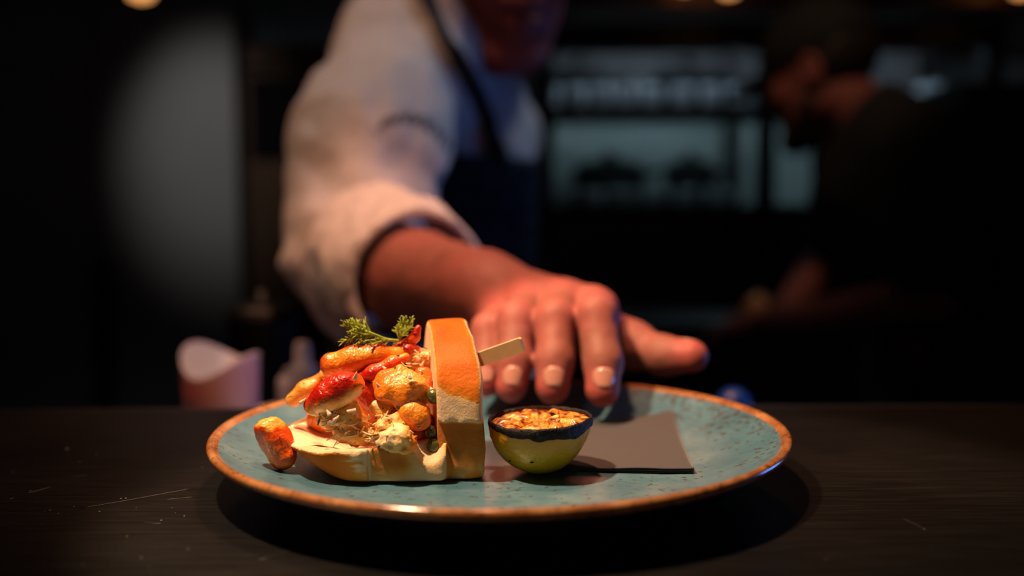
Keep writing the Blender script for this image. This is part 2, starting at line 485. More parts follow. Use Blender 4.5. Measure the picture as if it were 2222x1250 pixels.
# scratches and salt grains on the steel
sc_ = []
for (x0, y0, x1, y1, w) in [(175, 1103, 425, 1058, 3e-4), (310, 1132, 350, 1136, 3e-4), (60, 1070, 112, 1056, 3e-4), (20, 1083, 30, 1080, 4e-4), (130, 1036, 190, 1031, 3e-4), (420, 1078, 360, 1084, 2e-4), (1960, 1125, 2010, 1150, 3e-4), (1790, 1215, 1870, 1180, 2e-4), (560, 1215, 760, 1160, 2e-4)]:
    a, b = onz(x0, y0, 0.0001), onz(x1, y1, 0.0001)
    mid = (a + b)/2 + np.array([0, rnd.uniform(-.001, .001), 0])
    sc_.append(tube_mesh(bez([a, mid, b], 6), w, 4, 0.3))
V, Fc = merge(sc_)
o = build('scratch', V, Fc, M_SCRATCH, counter); o['kind'] = 'stuff'
gr = []
for (x, y, r) in [(145, 975, 9e-4), (108, 1108, 5e-4), (262, 1083, 5e-4), (273, 1082, 6e-4), (160, 1100, 4e-4), (126, 1115, 4e-4), (216, 1111, 5e-4), (66, 1066, 5e-4), (350, 1130, 5e-4), (172, 1003, 4e-4)] + [(rnd.uniform(0, 440), rnd.uniform(960, 1240), rnd.uniform(2e-4, 4e-4)) for _ in range(26)]:
    p = onz(x, y, r*0.6)
    gr.append(lathe_mesh([(0.0, -r*0.6), (r, 0), (r*0.5, r*0.6), (0, r*0.7)], 6, p))
V, Fc = merge(gr)
o = build('salt_grains', V, Fc, M_CRUMB_DUST, at=onz(160, 1100, 0)); tag(o, 'tiny pale salt grains scattered on the dark steel counter', 'grains', kind='stuff')

# ------------------------------------------------------------------ plate
plate = thing('plate', (0, 0, 0), 'round teal stoneware plate with rusty brown rim under the food', 'plate')
top = [(0.0, 0.009), (0.03, 0.009), (0.06, 0.009), (0.08, 0.0091), (0.092, 0.0097), (0.101, 0.0112), (0.110, 0.0140), (0.118, 0.0172), (0.1250, 0.0212)]
rim = [(0.1250, 0.0212), (0.1264, 0.0224), (0.1278, 0.0230), (0.1291, 0.0228), (0.1299, 0.0219), (0.1300, 0.0207), (0.1294, 0.0196), (0.1282, 0.0188)]
und = [(0.1282, 0.0188), (0.124, 0.0158), (0.118, 0.0120), (0.11, 0.0085), (0.095, 0.0045), (0.08, 0.0022), (0.074, 0.0012), (0.073, 0.0), (0.069, 0.0), (0.067, 0.0025), (0.0, 0.0035)]
def wobble(r, z, a): return r*(1 + 0.0015*math.sin(3*a + 1)), z + (0.0004*math.sin(2*a + 2) if r > 0.1 else 0)
build('underside', *lathe_mesh(und[::-1], 128, wob=wobble), M_NAVY, plate)
build('dish', *lathe_mesh(top[::-1], 128, wob=wobble), M_GLAZE, plate)
build('rim', *lathe_mesh(rim[::-1], 160, wob=wobble), M_RIM, plate)
def plate_z(x, y):
    r = np.hypot(x, y)
    return np.interp(r, [p[0] for p in top], [p[1] for p in top])

# ------------------------------------------------------------------ folded black napkin under the lemon's side of the plate
nap = thing('paper_napkin', (0.06, 0.015, 0.009), 'folded black paper napkin lying on the plate behind the lemon', 'napkin')
NC = {'fl': (0.012, -0.0275), 'fr': (0.0825, -0.0375), 'br': (0.0905, 0.065), 'bl': (0.016, 0.070)}
for layer in range(3):
    nx, ny = 40, 30
    V, Fc = [], []
    for s in (0, 1):
        for j in range(ny + 1):
            for i in range(nx + 1):
                u, v = i/nx, j/ny
                x = (1-v)*((1-u)*NC['fl'][0] + u*NC['fr'][0]) + v*((1-u)*NC['bl'][0] + u*NC['br'][0])
                y = (1-v)*((1-u)*NC['fl'][1] + u*NC['fr'][1]) + v*((1-u)*NC['bl'][1] + u*NC['br'][1])
                y -= 0.0006*layer*(1-v) if layer else 0
                gap = (1-v)**6*(0.0005 + 0.0011*math.sin(u*5.2 + 0.4)**2 + 0.0004*math.sin(u*13))
                z = plate_z(x, y) + 0.0002 + layer*(0.00045 + gap*0.5) + 0.0004*s + 0.0006*math.sin(u*4+v*3)*v*layer*0.3
                V.append((x, y, z))
    n1 = (nx+1)*(ny+1)
    for j in range(ny):
        for i in range(nx):
            a = j*(nx+1)+i; q = [a, a+1, a+nx+2, a+nx+1]
            Fc.append([k + n1 for k in q]); Fc.append(q[::-1])
    loop = [i for i in range(nx+1)] + [j*(nx+1)+nx for j in range(1, ny+1)] + [ny*(nx+1)+i for i in range(nx-1, -1, -1)] + [j*(nx+1) for j in range(ny-1, 0, -1)]
    for a, b in zip(loop, loop[1:] + loop[:1]):
        Fc.append([a, b, b+n1, a+n1])
    build('napkin_layer', V, Fc, M_NAP, nap)

# ------------------------------------------------------------------ seared lemon half
LC = np.array([0.0170, -0.0320, 0.0092]); LR, LH = 0.0222, 0.0232
lemon = thing('lemon_half', LC, 'seared lemon half with blackened cut face standing beside the bread', 'lemon')
prof = []
for k in range(25):
    t = k/24
    a = t*math.pi/2
    r = LR*math.sin(a)**0.92; z = LH*(1 - math.cos(a)**1.12)
    prof.append((max(r, 1e-5), z))
prof[0] = (1e-5, 0.0006)
tilt = lambda x, y, z: z + (0.035*x + 0.02*y)*(z/LH)
def lem(V, amp=0.00025):
    V = np.array(V); q = V.copy()
    n = fbm(V, 420, 2, 5)*amp + fbm(V, 90, 2, 9)*0.0006
    d = np.hypot(V[:, 0], V[:, 1]) + 1e-6
    q[:, 0] += V[:, 0]/d*n*np.clip(d/0.008, 0, 1); q[:, 1] += V[:, 1]/d*n*np.clip(d/0.008, 0, 1)
    q[:, 2] = tilt(q[:, 0], q[:, 1], q[:, 2])
    return q + LC
V, Fc = lathe_mesh(prof, 96)
build('rind', lem(V), Fc, M_RIND, lemon)
# blackened rim, thicker towards the front right
def charwob(r, z, a):
    k = 0.5 + 0.5*math.cos(a + 1.05)
    w_ = float(fbm(np.array([[math.cos(a), math.sin(a), 0.3]]), 3.1, 3, 4)[0])
    th = 0.0013 + 0.0030*k**2 + 0.0008*w_
    return r, LH + (z if z > 0 else z*th)
cp = [(LR*0.985, -1.0), (LR*1.003, -0.9), (LR*1.010, -0.4), (LR*1.008, 0.0), (LR*0.985, 0.0008), (LR*0.945, 0.0006), (LR*0.93, -0.0002)]
V, Fc = lathe_mesh(cp, 160, wob=charwob)
V = lem(V, 0.0003); V[:, 2] += fbm(V, 500, 2, 3)*0.00025
build('charred_rim', V, Fc, M_CHAR, lemon)
# pith disc and nine flesh segments with their own edges
V, Fc = lathe_mesh([(LR*0.96, LH - 0.0008), (1e-5, LH - 0.0010)], 64)
build('pith', lem(V), Fc, M_FLESH, lemon)
NS = 9
for sgi in range(NS):
    a0, a1 = 2*math.pi*sgi/NS + 0.07, 2*math.pi*(sgi+1)/NS - 0.07
    V, Fc, na, nr = [], [], 10, 8
    for j in range(nr + 1):
        for i in range(na + 1):
            u, v = i/na, j/nr
            r = LR*(0.13 + 0.78*v)
            aa = (a0 + a1)/2 + (u - .5)*(a1 - a0)*(0.55 + 0.45*v**0.5)
            e = min(u, 1-u, v, 1-v)*4
            z = LH - 0.0012 + 0.0019*min(1, e)**0.6
            V.append((r*math.cos(aa), r*math.sin(aa), z))
    for j in range(nr):
        for i in range(na):
            a = j*(na+1)+i; Fc.append([a, a+na+1, a+na+2, a+1][::-1])
    V = lem(np.array(V)); V[:, 2] += fbm(V, 330, 3, 21)*0.0006
    build('flesh_segment', V, Fc, M_FLESH, lemon)
# two dark scars on the rind
for (x, y, w) in [(1105, 1000, 0.0009), (1152, 1002, 0.0012)]:
    d = ray(x, y); c0 = LC + np.array([0, 0, LH])
    q = min((np.linalg.norm(v - CAM - d*((v - CAM) @ d)/(d @ d)) + (1 if v[1] > LC[1] else 0), tuple(v)) for v in lem(lathe_mesh(prof, 96)[0]))[1]
    V, Fc = lathe_mesh([(1e-5, -w*0.35), (w*0.8, 0), (w*0.5, w*0.3), (1e-5, w*0.35)], 8, q)
    build('scar', V, Fc, M_CHAR, lemon)

# ------------------------------------------------------------------ brioche roll: a lower half lying open and an upper half standing up
bread = thing('brioche_roll', (-0.045, -0.02, 0.009), 'golden brioche roll split open, upper half standing, stuffed with lobster', 'bread')
def slab_parts(P):
    P = P - np.array([0, YS, 0], np.float32)
    x, y, z = P[..., 0], P[..., 1], P[..., 2]
    yy = y + 0.036
    xl = x + 0.0147 + yy*0.17 + (z - 0.009)*0.02
    n = fbm(P, 55, 2, 31)*0.0009
    dome = (np.sqrt(((y - 0.012)/np.where(y > 0.012, 0.022, 0.052))**2 + ((z - 0.0295)/0.0427)**2) - 1)*0.042 - n*1.6
    right = xl - (0.0098 - 0.020*np.clip(z - 0.05, 0, 1)) - n
    left = -xl - (0.0098 - 0.045*np.clip(z - 0.052, 0, 1))
    lip = 0.0345 + 0.0006*np.sin(x*900) + fbm(P, 300, 2, 3)*0.0003
    front = -y - 0.12*(x + 0.0147) - np.where(z > lip, 0.0370 - 0.10*(z - lip), 0.0352) - fbm(P, 260, 2, 8)*0.00018
    bot = 0.0093 - z
    return dome, right, left, front, bot
def slab(P):
    dome, right, left, front, bot = slab_parts(P)
    d = smax(smax(dome, right, 0.005), left, 0.002)
    d = smax(smax(d, front, 0.0018), bot, 0.003)
    return d
V, Q = sdf_mesh(slab, (-0.048, -0.056, 0.005), (0.002, 0.057, 0.08), 0.00075)
dome, right, left, front, bot = slab_parts(V)
bake = np.maximum(np.maximum(dome + 0.0018, right + 0.0012)*500, (bot + 0.001)*350)
cr = np.clip(bake, 0, 1)
lat = sstep(V[:, 2], 0.045, 0.060)
crust = np.clip(cr*(0.76 + 0.20*sstep(V[:, 2], 0.050, 0.070) + 0.22*(1 - sstep(V[:, 2], 0.040, 0.050))*(bot < -0.02) + 0.25*(right > -0.002)), 0, 1)
msk = (cr > 0.5)[Q].sum(1) >= 2
v, q, u = cut(V, Q, msk); up = build('upper_crust', v, q, M_CRUST, bread, attrs={'crust': crust[u]})
face_brown = 0.92*np.clip((front + 0.004)*400, 0, 1)*(1 - sstep(V[:, 2], 0.0335, 0.0348))*(0.55 + 0.45*sstep(V[:, 2], 0.010, 0.022)) + 0.12*np.clip((left + 0.001)*600, 0, 1)  # front face browner below the lip, paler again towards its foot
v, q, u = cut(V, Q, ~msk); build('upper_crumb', v, q, M_CRUMB, bread, attrs={'crust': np.maximum(crust*0.6, face_brown)[u]})

def lower_parts(P):
    P = P - np.array([0, YS, 0], np.float32)
    x, y, z = P[..., 0], P[..., 1], P[..., 2]
    n = fbm(P, 60, 2, 41)*0.0010
    xr = np.minimum(x + 0.056, 0)/(0.041*(1 - 0.55*np.clip((0.0245 - z)/0.0155, 0, 1)**1.4))
    rho = (np.abs(xr)**2.2 + (np.abs(y - 0.003)/0.0465)**2.2)**(1/2.2)
    out = ((rho**4 + (np.abs(z - 0.0305)/0.029)**4)**0.25 - 1)*0.030 - n
    out = smax(out, x + 0.0215, 0.003)
    torn = x < -0.0535
    rough = np.where(torn, 0.0016, 0.00025)*np.abs(fbm(P*np.array([0.45, 0.6, 1.6], np.float32), 230, 3, 12))
    front = -y - np.where(torn, 0.0424 - 0.1*(x + 0.0535), 0.0395) - rough - 0.0016*np.sin((z - 0.01)*1500)*torn*0.12
    topz = 0.0250 + 0.055*(x + 0.06) + 0.02*y + fbm(P, 160, 3, 6)*0.0006
    topc = z - topz
    bot = 0.0093 - z
    return out, front, topc, bot
def lower(P):
    out, front, topc, bot = lower_parts(P)
    P = P - np.array([0, YS, 0], np.float32)
    d = smax(smax(out, front, 0.0015), topc, 0.0015)
    d = smax(d, bot, 0.003)
    tr = ell(P, (-0.056, 0.008, 0.034), (0.0395, 0.0515, 0.0195)) + fbm(P, 200, 2, 2)*0.0006
    d = smax(d, -tr, 0.003)
    d = smax(d, -ell(P, (-0.0285, -0.043, 0.0295), (0.0075, 0.014, 0.0125)), 0.002)
    groove = rc(P, (-0.0535, -0.0445, 0.008), (-0.0545, -0.0435, 0.030), 0.0028, 0.0024)
    d = smax(d, -groove, 0.001)
    d = smin(d, rc(P, (-0.040, -0.032, 0.0150), (-0.022, -0.0305, 0.0150), 0.0055, 0.0050), 0.004)
    d = smin(d, rc(P, (-0.040, 0.02, 0.0150), (-0.026, 0.022, 0.0150), 0.0055, 0.0055), 0.004)
    return smax(d, bot, 0.002)
V, Q = sdf_mesh(lower, (-0.102, -0.062, 0.006), (-0.014, 0.050, 0.037), 0.00075)
out, front, topc, bot = lower_parts(V)
cr = np.clip((out + 0.0022)*550, 0, 1)*np.clip((-0.0006 - front)*900, 0, 1)*np.clip((-0.0004 - topc)*900, 0, 1)
crust = cr*(0.40 + 0.28*sstep(-V[:, 0], 0.052, 0.074))
smooth_tan = 0.88*sstep(V[:, 0], -0.0535, -0.0520)*(1 - 0.7*sstep(V[:, 0], -0.040, -0.032))*(0.35 + 0.65*sstep(V[:, 2], 0.010, 0.018))*np.clip((front + 0.002)*600, 0, 1)
msk = (crust > 0.30)[Q].sum(1) >= 2
v, q, u = cut(V, Q, msk); build('lower_crust', v, q, M_CRUST, bread, attrs={'crust': crust[u]})
v, q, u = cut(V, Q, ~msk); build('lower_crumb', v, q, M_CRUMB, bread, attrs={'crust': np.maximum(crust*0.8, smooth_tan)[u]})

# ------------------------------------------------------------------ bamboo skewer through the roll
a, b = fony(1134, 747, -0.004), fony(622, 925, 0.012)
sk = thing('bamboo_skewer', b, 'flat bamboo skewer pushed through the roll, blunt end in front of the fingers', 'skewer')
t = (b - a)/np.linalg.norm(b - a)
s_ = np.cross(t, [0, 0, 1.0]); s_ /= np.linalg.norm(s_); w_ = np.cross(s_, t)
if w_[2] < 0: w_ = -w_
V, Fc = [], []
for k, (tt, hw, hh) in enumerate([(-0.0003, 0.0020, 0.0026), (0.0006, 0.0024, 0.0032), (0.03, 0.0024, 0.0031), (0.07, 0.0019, 0.0022), (0.100, 0.0012, 0.0013), (1.0, 0.0003, 0.0003)]):
    p = a + t*(np.linalg.norm(b - a) if tt == 1.0 else tt)
    for (i, j) in ((-1, -1), (1, -1), (1, 1), (-1, 1)):
        V.append(p + i*hw*s_ + j*hh*w_)
for k in range(5):
    for i in range(4):
        j = (i+1) % 4; Fc.append([k*4+i, k*4+j, k*4+4+j, k*4+4+i])
Fc += [[0, 1, 2, 3][::-1], [20, 21, 22, 23]]
build('stick', V, Fc, M_WOOD, sk, smooth=False)

# ------------------------------------------------------------------ lobster pieces
FOOD = []
G_LOB = 'pieces of lobster heaped in the roll'
def chunk(label, spine, red, h=0.0007, k=0.004, amp=0.0008, fr=130, sq=None, mat=None, name='lobster_piece', cat='lobster', group=G_LOB, cutf=None, seed=0, keep=True):
    pts = [fony(x, y, Y) for x, y, Y, r in spine]
    rad = [r*np.linalg.norm(p - CAM)/F*0.985 for p, (x, y, Y, r) in zip(pts, spine)]
    P0 = np.array(pts)
    cen = P0.mean(0)
    def f(P):
        q = P.copy()
        if sq is not None: q = (q - cen)/np.array(sq, np.float32) + cen
        d = None
        if len(pts) == 1: d = np.linalg.norm(q - pts[0], axis=-1) - rad[0]
        for i in range(len(pts) - 1):
            e = rc(q, pts[i], pts[i+1], rad[i], rad[i+1]); d = e if d is None else smin(d, e, k)
        if sq is not None: d = d*min(sq)
        d = d - amp*fbm(P, fr, 3, seed)
        if cutf is not None: d = cutf(P, d)
        return d
    m = max(rad)*(max(sq) if sq is not None else 1) + 3*amp
    V, Q = sdf_mesh(f, P0.min(0) - m*1.15, P0.max(0) + m*1.15, h)
    lo, hi = V.min(0), V.max(0)
    L = (V - lo)/(hi - lo + 1e-9)
    rv = np.broadcast_to(red(L, V) if callable(red) else red, (len(V),))
    o = build(name, V, Q, mat or M_LOB, None, (cen[0], cen[1], lo[2]), attrs={'red': np.clip(rv, 0, 1)})
    tag(o, label, cat, group)
    if keep: FOOD.append((o, V, Q))
    return o
spots = lambda V, fr, s=0: np.clip(fbm(V, fr, 2, s), 0, 1)

# the loose tail piece leaning on the plate
chunk('red-orange lobster tail piece standing on the plate outside the bread', [(582, 932, -0.022, 30), (598, 955, -0.022, 31), (613, 985, -0.022, 33)],
      lambda L, V: 0.62 + 0.20*sstep(L[:, 2], 0.4, 0.7)*(1 - 0.6*L[:, 0]) - 0.50*sstep(L[:, 2] + 0.1*fbm(V, 300, 2, 3), 0.78, 0.88) - 0.14*(1 - sstep(L[:, 2], 0.0, 0.4)) + 0.10*spots(V, 300, 4),
      amp=0.0007, cutf=lambda P, d: np.minimum(smax(d, ((P - fony(570, 925, -0.022)) @ np.array([-0.35, 0.1, 0.93], np.float32)) - 0.0022 - 0.0009*fbm(P, 420, 3, 5), 0.0015), 1), seed=1)
# the top of the heap
chunk('long glossy orange claw piece lying across the top of the heap', [(722, 792, -0.010, 27), (765, 782, -0.010, 28), (815, 772, -0.009, 24), (862, 768, -0.006, 17)],
      lambda L, V: 0.46 + 0.40*sstep(L[:, 2], 0.80, 0.97) + 0.30*(1 - sstep(L[:, 0], 0.0, 0.16)) + 0.1*spots(V, 200, 3), amp=0.0006, seed=2)
chunk('scarlet folded lobster skin under the long claw piece', [(775, 818, -0.013, 12), (815, 806, -0.013, 14), (850, 790, -0.012, 13), (880, 776, -0.010, 9)],
      lambda L, V: 0.70 + 0.35*(1 - sstep(L[:, 2], 0.2, 0.85)) - 0.35*sstep(L[:, 2], 0.82, 1.0), sq=(1, 1.4, 1), amp=0.0005, seed=3)
chunk('dark red lobster piece deep in the middle of the heap', [(790, 850, -0.012, 30), (815, 875, -0.012, 26)], 0.95, amp=0.0006, seed=4)
chunk('bright red claw with frayed pale underside at the left of the heap', [(682, 880, -0.028, 24), (715, 860, -0.030, 31), (752, 838, -0.030, 30), (770, 836, -0.028, 24)],
      lambda L, V: 0.12 + 0.85*sstep(L[:, 2] + 0.45*(1 - L[:, 0]) + 0.12*fbm(V, 150, 2, 7), 0.50, 0.85) - 0.30*sstep(L[:, 0], 0.78, 0.95), amp=0.0008, fr=160, seed=5)
chunk('small orange lobster leg sticking out behind the red claw', [(636, 868, 0.004, 15), (665, 845, 0.004, 16), (698, 822, 0.006, 15)],
      lambda L, V: 0.30 + 0.2*L[:, 2], amp=0.0005, seed=6)
chunk('herb-flecked lobster knuckle behind the left end of the long claw', [(703, 815, 0.004, 14), (712, 795, 0.006, 12)], 0.35, amp=0.0006, seed=7)
chunk('big golden butter-glossed lobster chunk in the centre of the heap', [(868, 808, -0.022, 20), (848, 840, -0.024, 32), (892, 846, -0.024, 38), (885, 870, -0.026, 30)],
      lambda L, V: 0.43 - 0.10*sstep(L[:, 2], 0.5, 0.9)*sstep(L[:, 0], 0.2, 0.5) + 0.14*(1 - L[:, 0]), amp=0.0017, fr=95, seed=8)
chunk('rounded orange lobster lobe below the golden chunk', [(893, 898, -0.029, 33), (905, 905, -0.030, 30)],
      lambda L, V: 0.46 - 0.16*sstep(L[:, 2], 0.7, 1.0) + 0.05*spots(V, 200), amp=0.0007, seed=9)
chunk('small peach lobster piece left of the orange lobe', [(815, 885, -0.026, 16), (838, 895, -0.026, 22)], lambda L, V: 0.30 - 0.2*sstep(L[:, 2], 0.6, 0.95), amp=0.0008, fr=220, seed=10)
chunk('flaky pale yellow lobster lump in the lower middle', [(835, 928, -0.032, 24), (862, 920, -0.031, 22)], lambda L, V: 0.20 + 0.25*spots(V, 260, 3), amp=0.0013, fr=330, mat=M_SHRED, seed=11)
chunk('pale flaky lobster lump spilling over the front bread edge', [(838, 958, -0.038, 20), (866, 950, -0.038, 27), (880, 962, -0.037, 22)], lambda L, V: 0.10 + 0.38*sstep(L[:, 0], 0.65, 1.0) + 0.15*spots(V, 300, 3), amp=0.0013, fr=340, mat=M_SHRED, seed=12)
chunk('pale frayed lobster lump under the red claw', [(715, 905, -0.026, 28), (755, 900, -0.026, 30), (780, 925, -0.028, 22)], lambda L, V: 0.17 + 0.35*spots(V, 200, 2), amp=0.0014, fr=300, mat=M_SHRED, seed=13)
chunk('shredded cream lobster bed on the open bread', [(740, 938, -0.028, 18), (775, 945, -0.030, 18), (815, 945, -0.031, 18)], lambda L, V: 0.10 + 0.25*spots(V, 200, 2), amp=0.0014, fr=320, mat=M_SHRED, seed=14)
chunk('pale bumpy lobster lump at the back beside the upright bread', [(905, 778, 0.000, 27), (925, 785, 0.000, 26)], lambda L, V: 0.14 + 0.3*spots(V, 250, 2), amp=0.0012, fr=260, mat=M_SHRED, seed=15)
chunk('orange-red lobster bit pressed against the upright bread', [(918, 815, -0.012, 20), (928, 838, -0.014, 20)], lambda L, V: 0.62 + 0.2*spots(V, 250, 2), amp=0.0007, seed=16)
chunk('white fibrous lobster flake beside the top caper', [(912, 838, -0.020, 12), (925, 852, -0.021, 11)], 0.05, sq=(1.2, 1, 0.8), amp=0.0008, fr=320, mat=M_SHRED, seed=17)
chunk('orange lobster piece behind the lower capers', [(905, 940, -0.022, 26), (922, 915, -0.016, 24)], lambda L, V: 0.62, amp=0.0006, seed=18)
chunk('curved red lobster claw tip pointing up beside the dill', [(862, 756, -0.002, 13), (885, 747, -0.001, 12), (900, 732, -0.001, 10), (908, 712, -0.001, 7)],
      lambda L, V: 0.92 - 0.25*sstep(L[:, 2], 0.3, 0.5)*(1-sstep(L[:, 2], 0.5, 0.7)), k=0.002, amp=0.0002, seed=19)
chunk('short red lobster claw shard under the curved tip', [(856, 764, -0.005, 10), (886, 758, -0.004, 11), (906, 756, -0.003, 7)], 0.93, k=0.002, amp=0.0003, seed=20)
chunk('buried lobster meat filling the bottom of the roll', [(700, 905, 0.012, 34), (780, 880, 0.012, 52), (860, 860, 0.012, 50), (900, 850, 0.010, 36)], 0.5, h=0.0012, amp=0.001, seed=21)
chunk('lobster piece deep below the golden chunk', [(850, 900, -0.014, 34), (890, 905, -0.012, 30)], 0.6, h=0.001, amp=0.001, seed=22)

# shredded fibres
fib = []
r2 = random.Random(9)
for _ in range(120):
    c = r2.choice([(760, 935, 55, 28), (725, 910, 38, 28), (850, 945, 40, 28), (840, 915, 35, 18), (812, 950, 40, 12), (915, 782, 24, 20)])
    x, y = r2.gauss(c[0], c[2]*0.5), r2.gauss(c[1], c[3]*0.5)
    Y = (-0.0375 if y > 930 else -0.0335) + (0.027 if x > 890 else 0) + r2.uniform(-0.001, 0.003)
    if y > 930 and x < 800: Y += 0.004
    p = fony(x, y, Y)
    d = np.array([r2.gauss(0, 1), r2.gauss(0, 0.3), r2.gauss(0, 0.5)]); d /= np.linalg.norm(d); L = r2.uniform(0.0014, 0.0042)
    bend = np.array([r2.gauss(0, 1), r2.gauss(0, .3), r2.gauss(0, 1)])*0.0007
    w = r2.uniform(0.0003, 0.0007)
    q = bez([p - d*L, p + bend, p + d*L], 5)
    fib.append(tube_mesh(q, w*(0.4 + 0.6*np.sin(np.linspace(0.1, 3.0, len(q)))), 5, 0.7))
V, Fc = merge(fib)
o = build('lobster_shreds', V, Fc, M_SHRED, at=fony(780, 950, -0.036), attrs={'red': np.clip(0.06 + 0.22*vnoise(V*160), 0, 1)}); tag(o, 'fine cream lobster fibres frayed over the heap', 'shreds', kind='stuff')

# ------------------------------------------------------------------ capers
def caper(x, y, Y, r, label):
    p = fony(x, y, Y); R = r*np.linalg.norm(p - CAM)/F
    V, Q = sdf_mesh(lambda P: smax(ell(P, p, (R, R, R*1.08)) - 0.00018*fbm(P, 500, 2, int(x)), -(np.linalg.norm(P - p - np.array([R*0.3, -R*0.5, R*1.25]), axis=-1) - R*0.45), 0.0006), p - R*1.2, p + R*1.2, 0.0004)
    o = build('caper', V, Q, M_CAPER, None, (p[0], p[1], p[2] - R)); tag(o, label, 'caper', 'capers beside the upright bread')
caper(941, 860, -0.029, 15, 'topmost dark green caper against the upright bread')
caper(936, 938, -0.028, 14, 'middle dark caper half hidden in shadow by the upright bread')
caper(941, 968, -0.0315, 15, 'lowest glossy green caper at the foot of the upright bread')
caper(925, 985, -0.026, 11, 'small dark caper sunk in the bread hinge')

# ------------------------------------------------------------------ diced shallot
for (x, y, Y, r, lab) in [(771, 816, -0.0395, 9, 'white shallot dice on the top corner of the red claw'), (916, 790, -0.012, 7, 'white shallot dice in front of the back lump'),
                          (656, 871, -0.030, 8, 'white shallot dice at the left edge of the red claw'), (725, 913, -0.0385, 12, 'large white shallot flake below the red claw'),
                          (762, 893, -0.0375, 11, 'pale shallot sliver right of the red claw'), (833, 798, -0.019, 6, 'small shallot bit on the scarlet skin'),
                          (905, 778, -0.009, 8, 'pale shallot bit on the back lump'), (885, 790, -0.016, 6, 'shallot bit above the golden chunk'), (712, 896, -0.0385, 8, 'pale shallot shard under the red claw tip'),
                          (800, 905, -0.0335, 6, 'thin upright shallot sliver in the middle'), (838, 945, -0.042, 6, 'shallot bit on the spilling lump'), (892, 938, -0.0405, 6, 'shallot bit beside the orange lobe'), (819, 836, -0.0335, 7, 'pink shallot corner left of the golden chunk')]:
    p = fony(x, y, Y); R = r*np.linalg.norm(p - CAM)/F
    A = np.array(Matrix.Rotation(r2.uniform(0, 3), 3, 'Y') @ Matrix.Rotation(r2.uniform(-.5, .5), 3, 'Z'))
    R *= 1.0; V, Fc = box_mesh((-R, -R*0.45, -R*0.6), (R, R*0.45, R*0.6), R*0.38)
    V[:, 2] *= 0.6 + 0.4*V[:, 0]/R
    V = V @ A.T + p + np.stack([vnoise(V*900, k_) for k_ in (1, 2, 3)], 1)*R*0.25
    o = build('shallot_dice', V, Fc, M_SHALLOT, None, p); tag(o, lab, 'shallot', 'diced shallot in the filling')

# ------------------------------------------------------------------ chopped herb flecks sitting on the lobster
hb = []
for o, V, Q in FOOD:
    P = V[Q]; nn = np.cross(P[:, 1] - P[:, 0], P[:, 2] - P[:, 0]); nn /= np.linalg.norm(nn, axis=1)[:, None] + 1e-12
    cc = P.mean(1)
    ok = np.where((nn[:, 1] < -0.25) | (nn[:, 2] > 0.55))[0]
    k = max(3, int(len(V)/2300*3.2)) if 'deep' not in o['label'] and 'buried' not in o['label'] else 2
    if 'tail' in o['label'] or 'curved' in o['label'] or 'shard' in o['label']: k = 1
    for i in r2.sample(list(ok), min(k, len(ok))):
        c, n_ = cc[i], nn[i]
        R = r2.choice([0.0004, 0.0005, 0.0007, 0.0009, 0.0012])
        a_ = np.cross(n_, [r2.gauss(0, 1), r2.gauss(0, 1), r2.gauss(0, 1)]); a_ /= np.linalg.norm(a_) + 1e-9; b_ = np.cross(n_, a_)
        ring = [c + n_*0.00015 + R*(math.cos(t_)*a_*r2.uniform(0.7, 1.3) + math.sin(t_)*b_*r2.uniform(0.35, 0.9)) for t_ in np.linspace(0, 2*math.pi, 7)[:-1]]
        v = np.array(ring + [p + n_*0.00025 for p in ring])
        hb.append((v, [[6, 7, 8, 9, 10, 11]] + [[j, (j+1) % 6, 6+(j+1) % 6, 6+j] for j in range(6)] + [[5, 4, 3, 2, 1, 0]]))
for (x, y, Y) in [(745, 912, -0.0385), (760, 912, -0.0385), (755, 916, -0.0385), (792, 950, -0.0375), (815, 945, -0.038), (800, 946, -0.038), (630, 862, -0.002), (700, 800, -0.001), (692, 915, -0.0375)]:
    p = fony(x, y, Y); d = np.array([r2.gauss(0, 1), 0.1, r2.gauss(0, .4)]); d /= np.linalg.norm(d)
    hb.append(tube_mesh([p - d*0.0015, p + np.array([0, 0, .0003]), p + d*0.0015], [0.0003, 0.0007, 0.0002], 5, 0.4))
V, Fc = merge(hb)
o = build('chopped_herbs', V, Fc, M_HERB, at=fony(800, 900, -0.03), smooth=False); tag(o, 'dark green chopped herb flecks sprinkled over the lobster', 'herbs', kind='stuff')

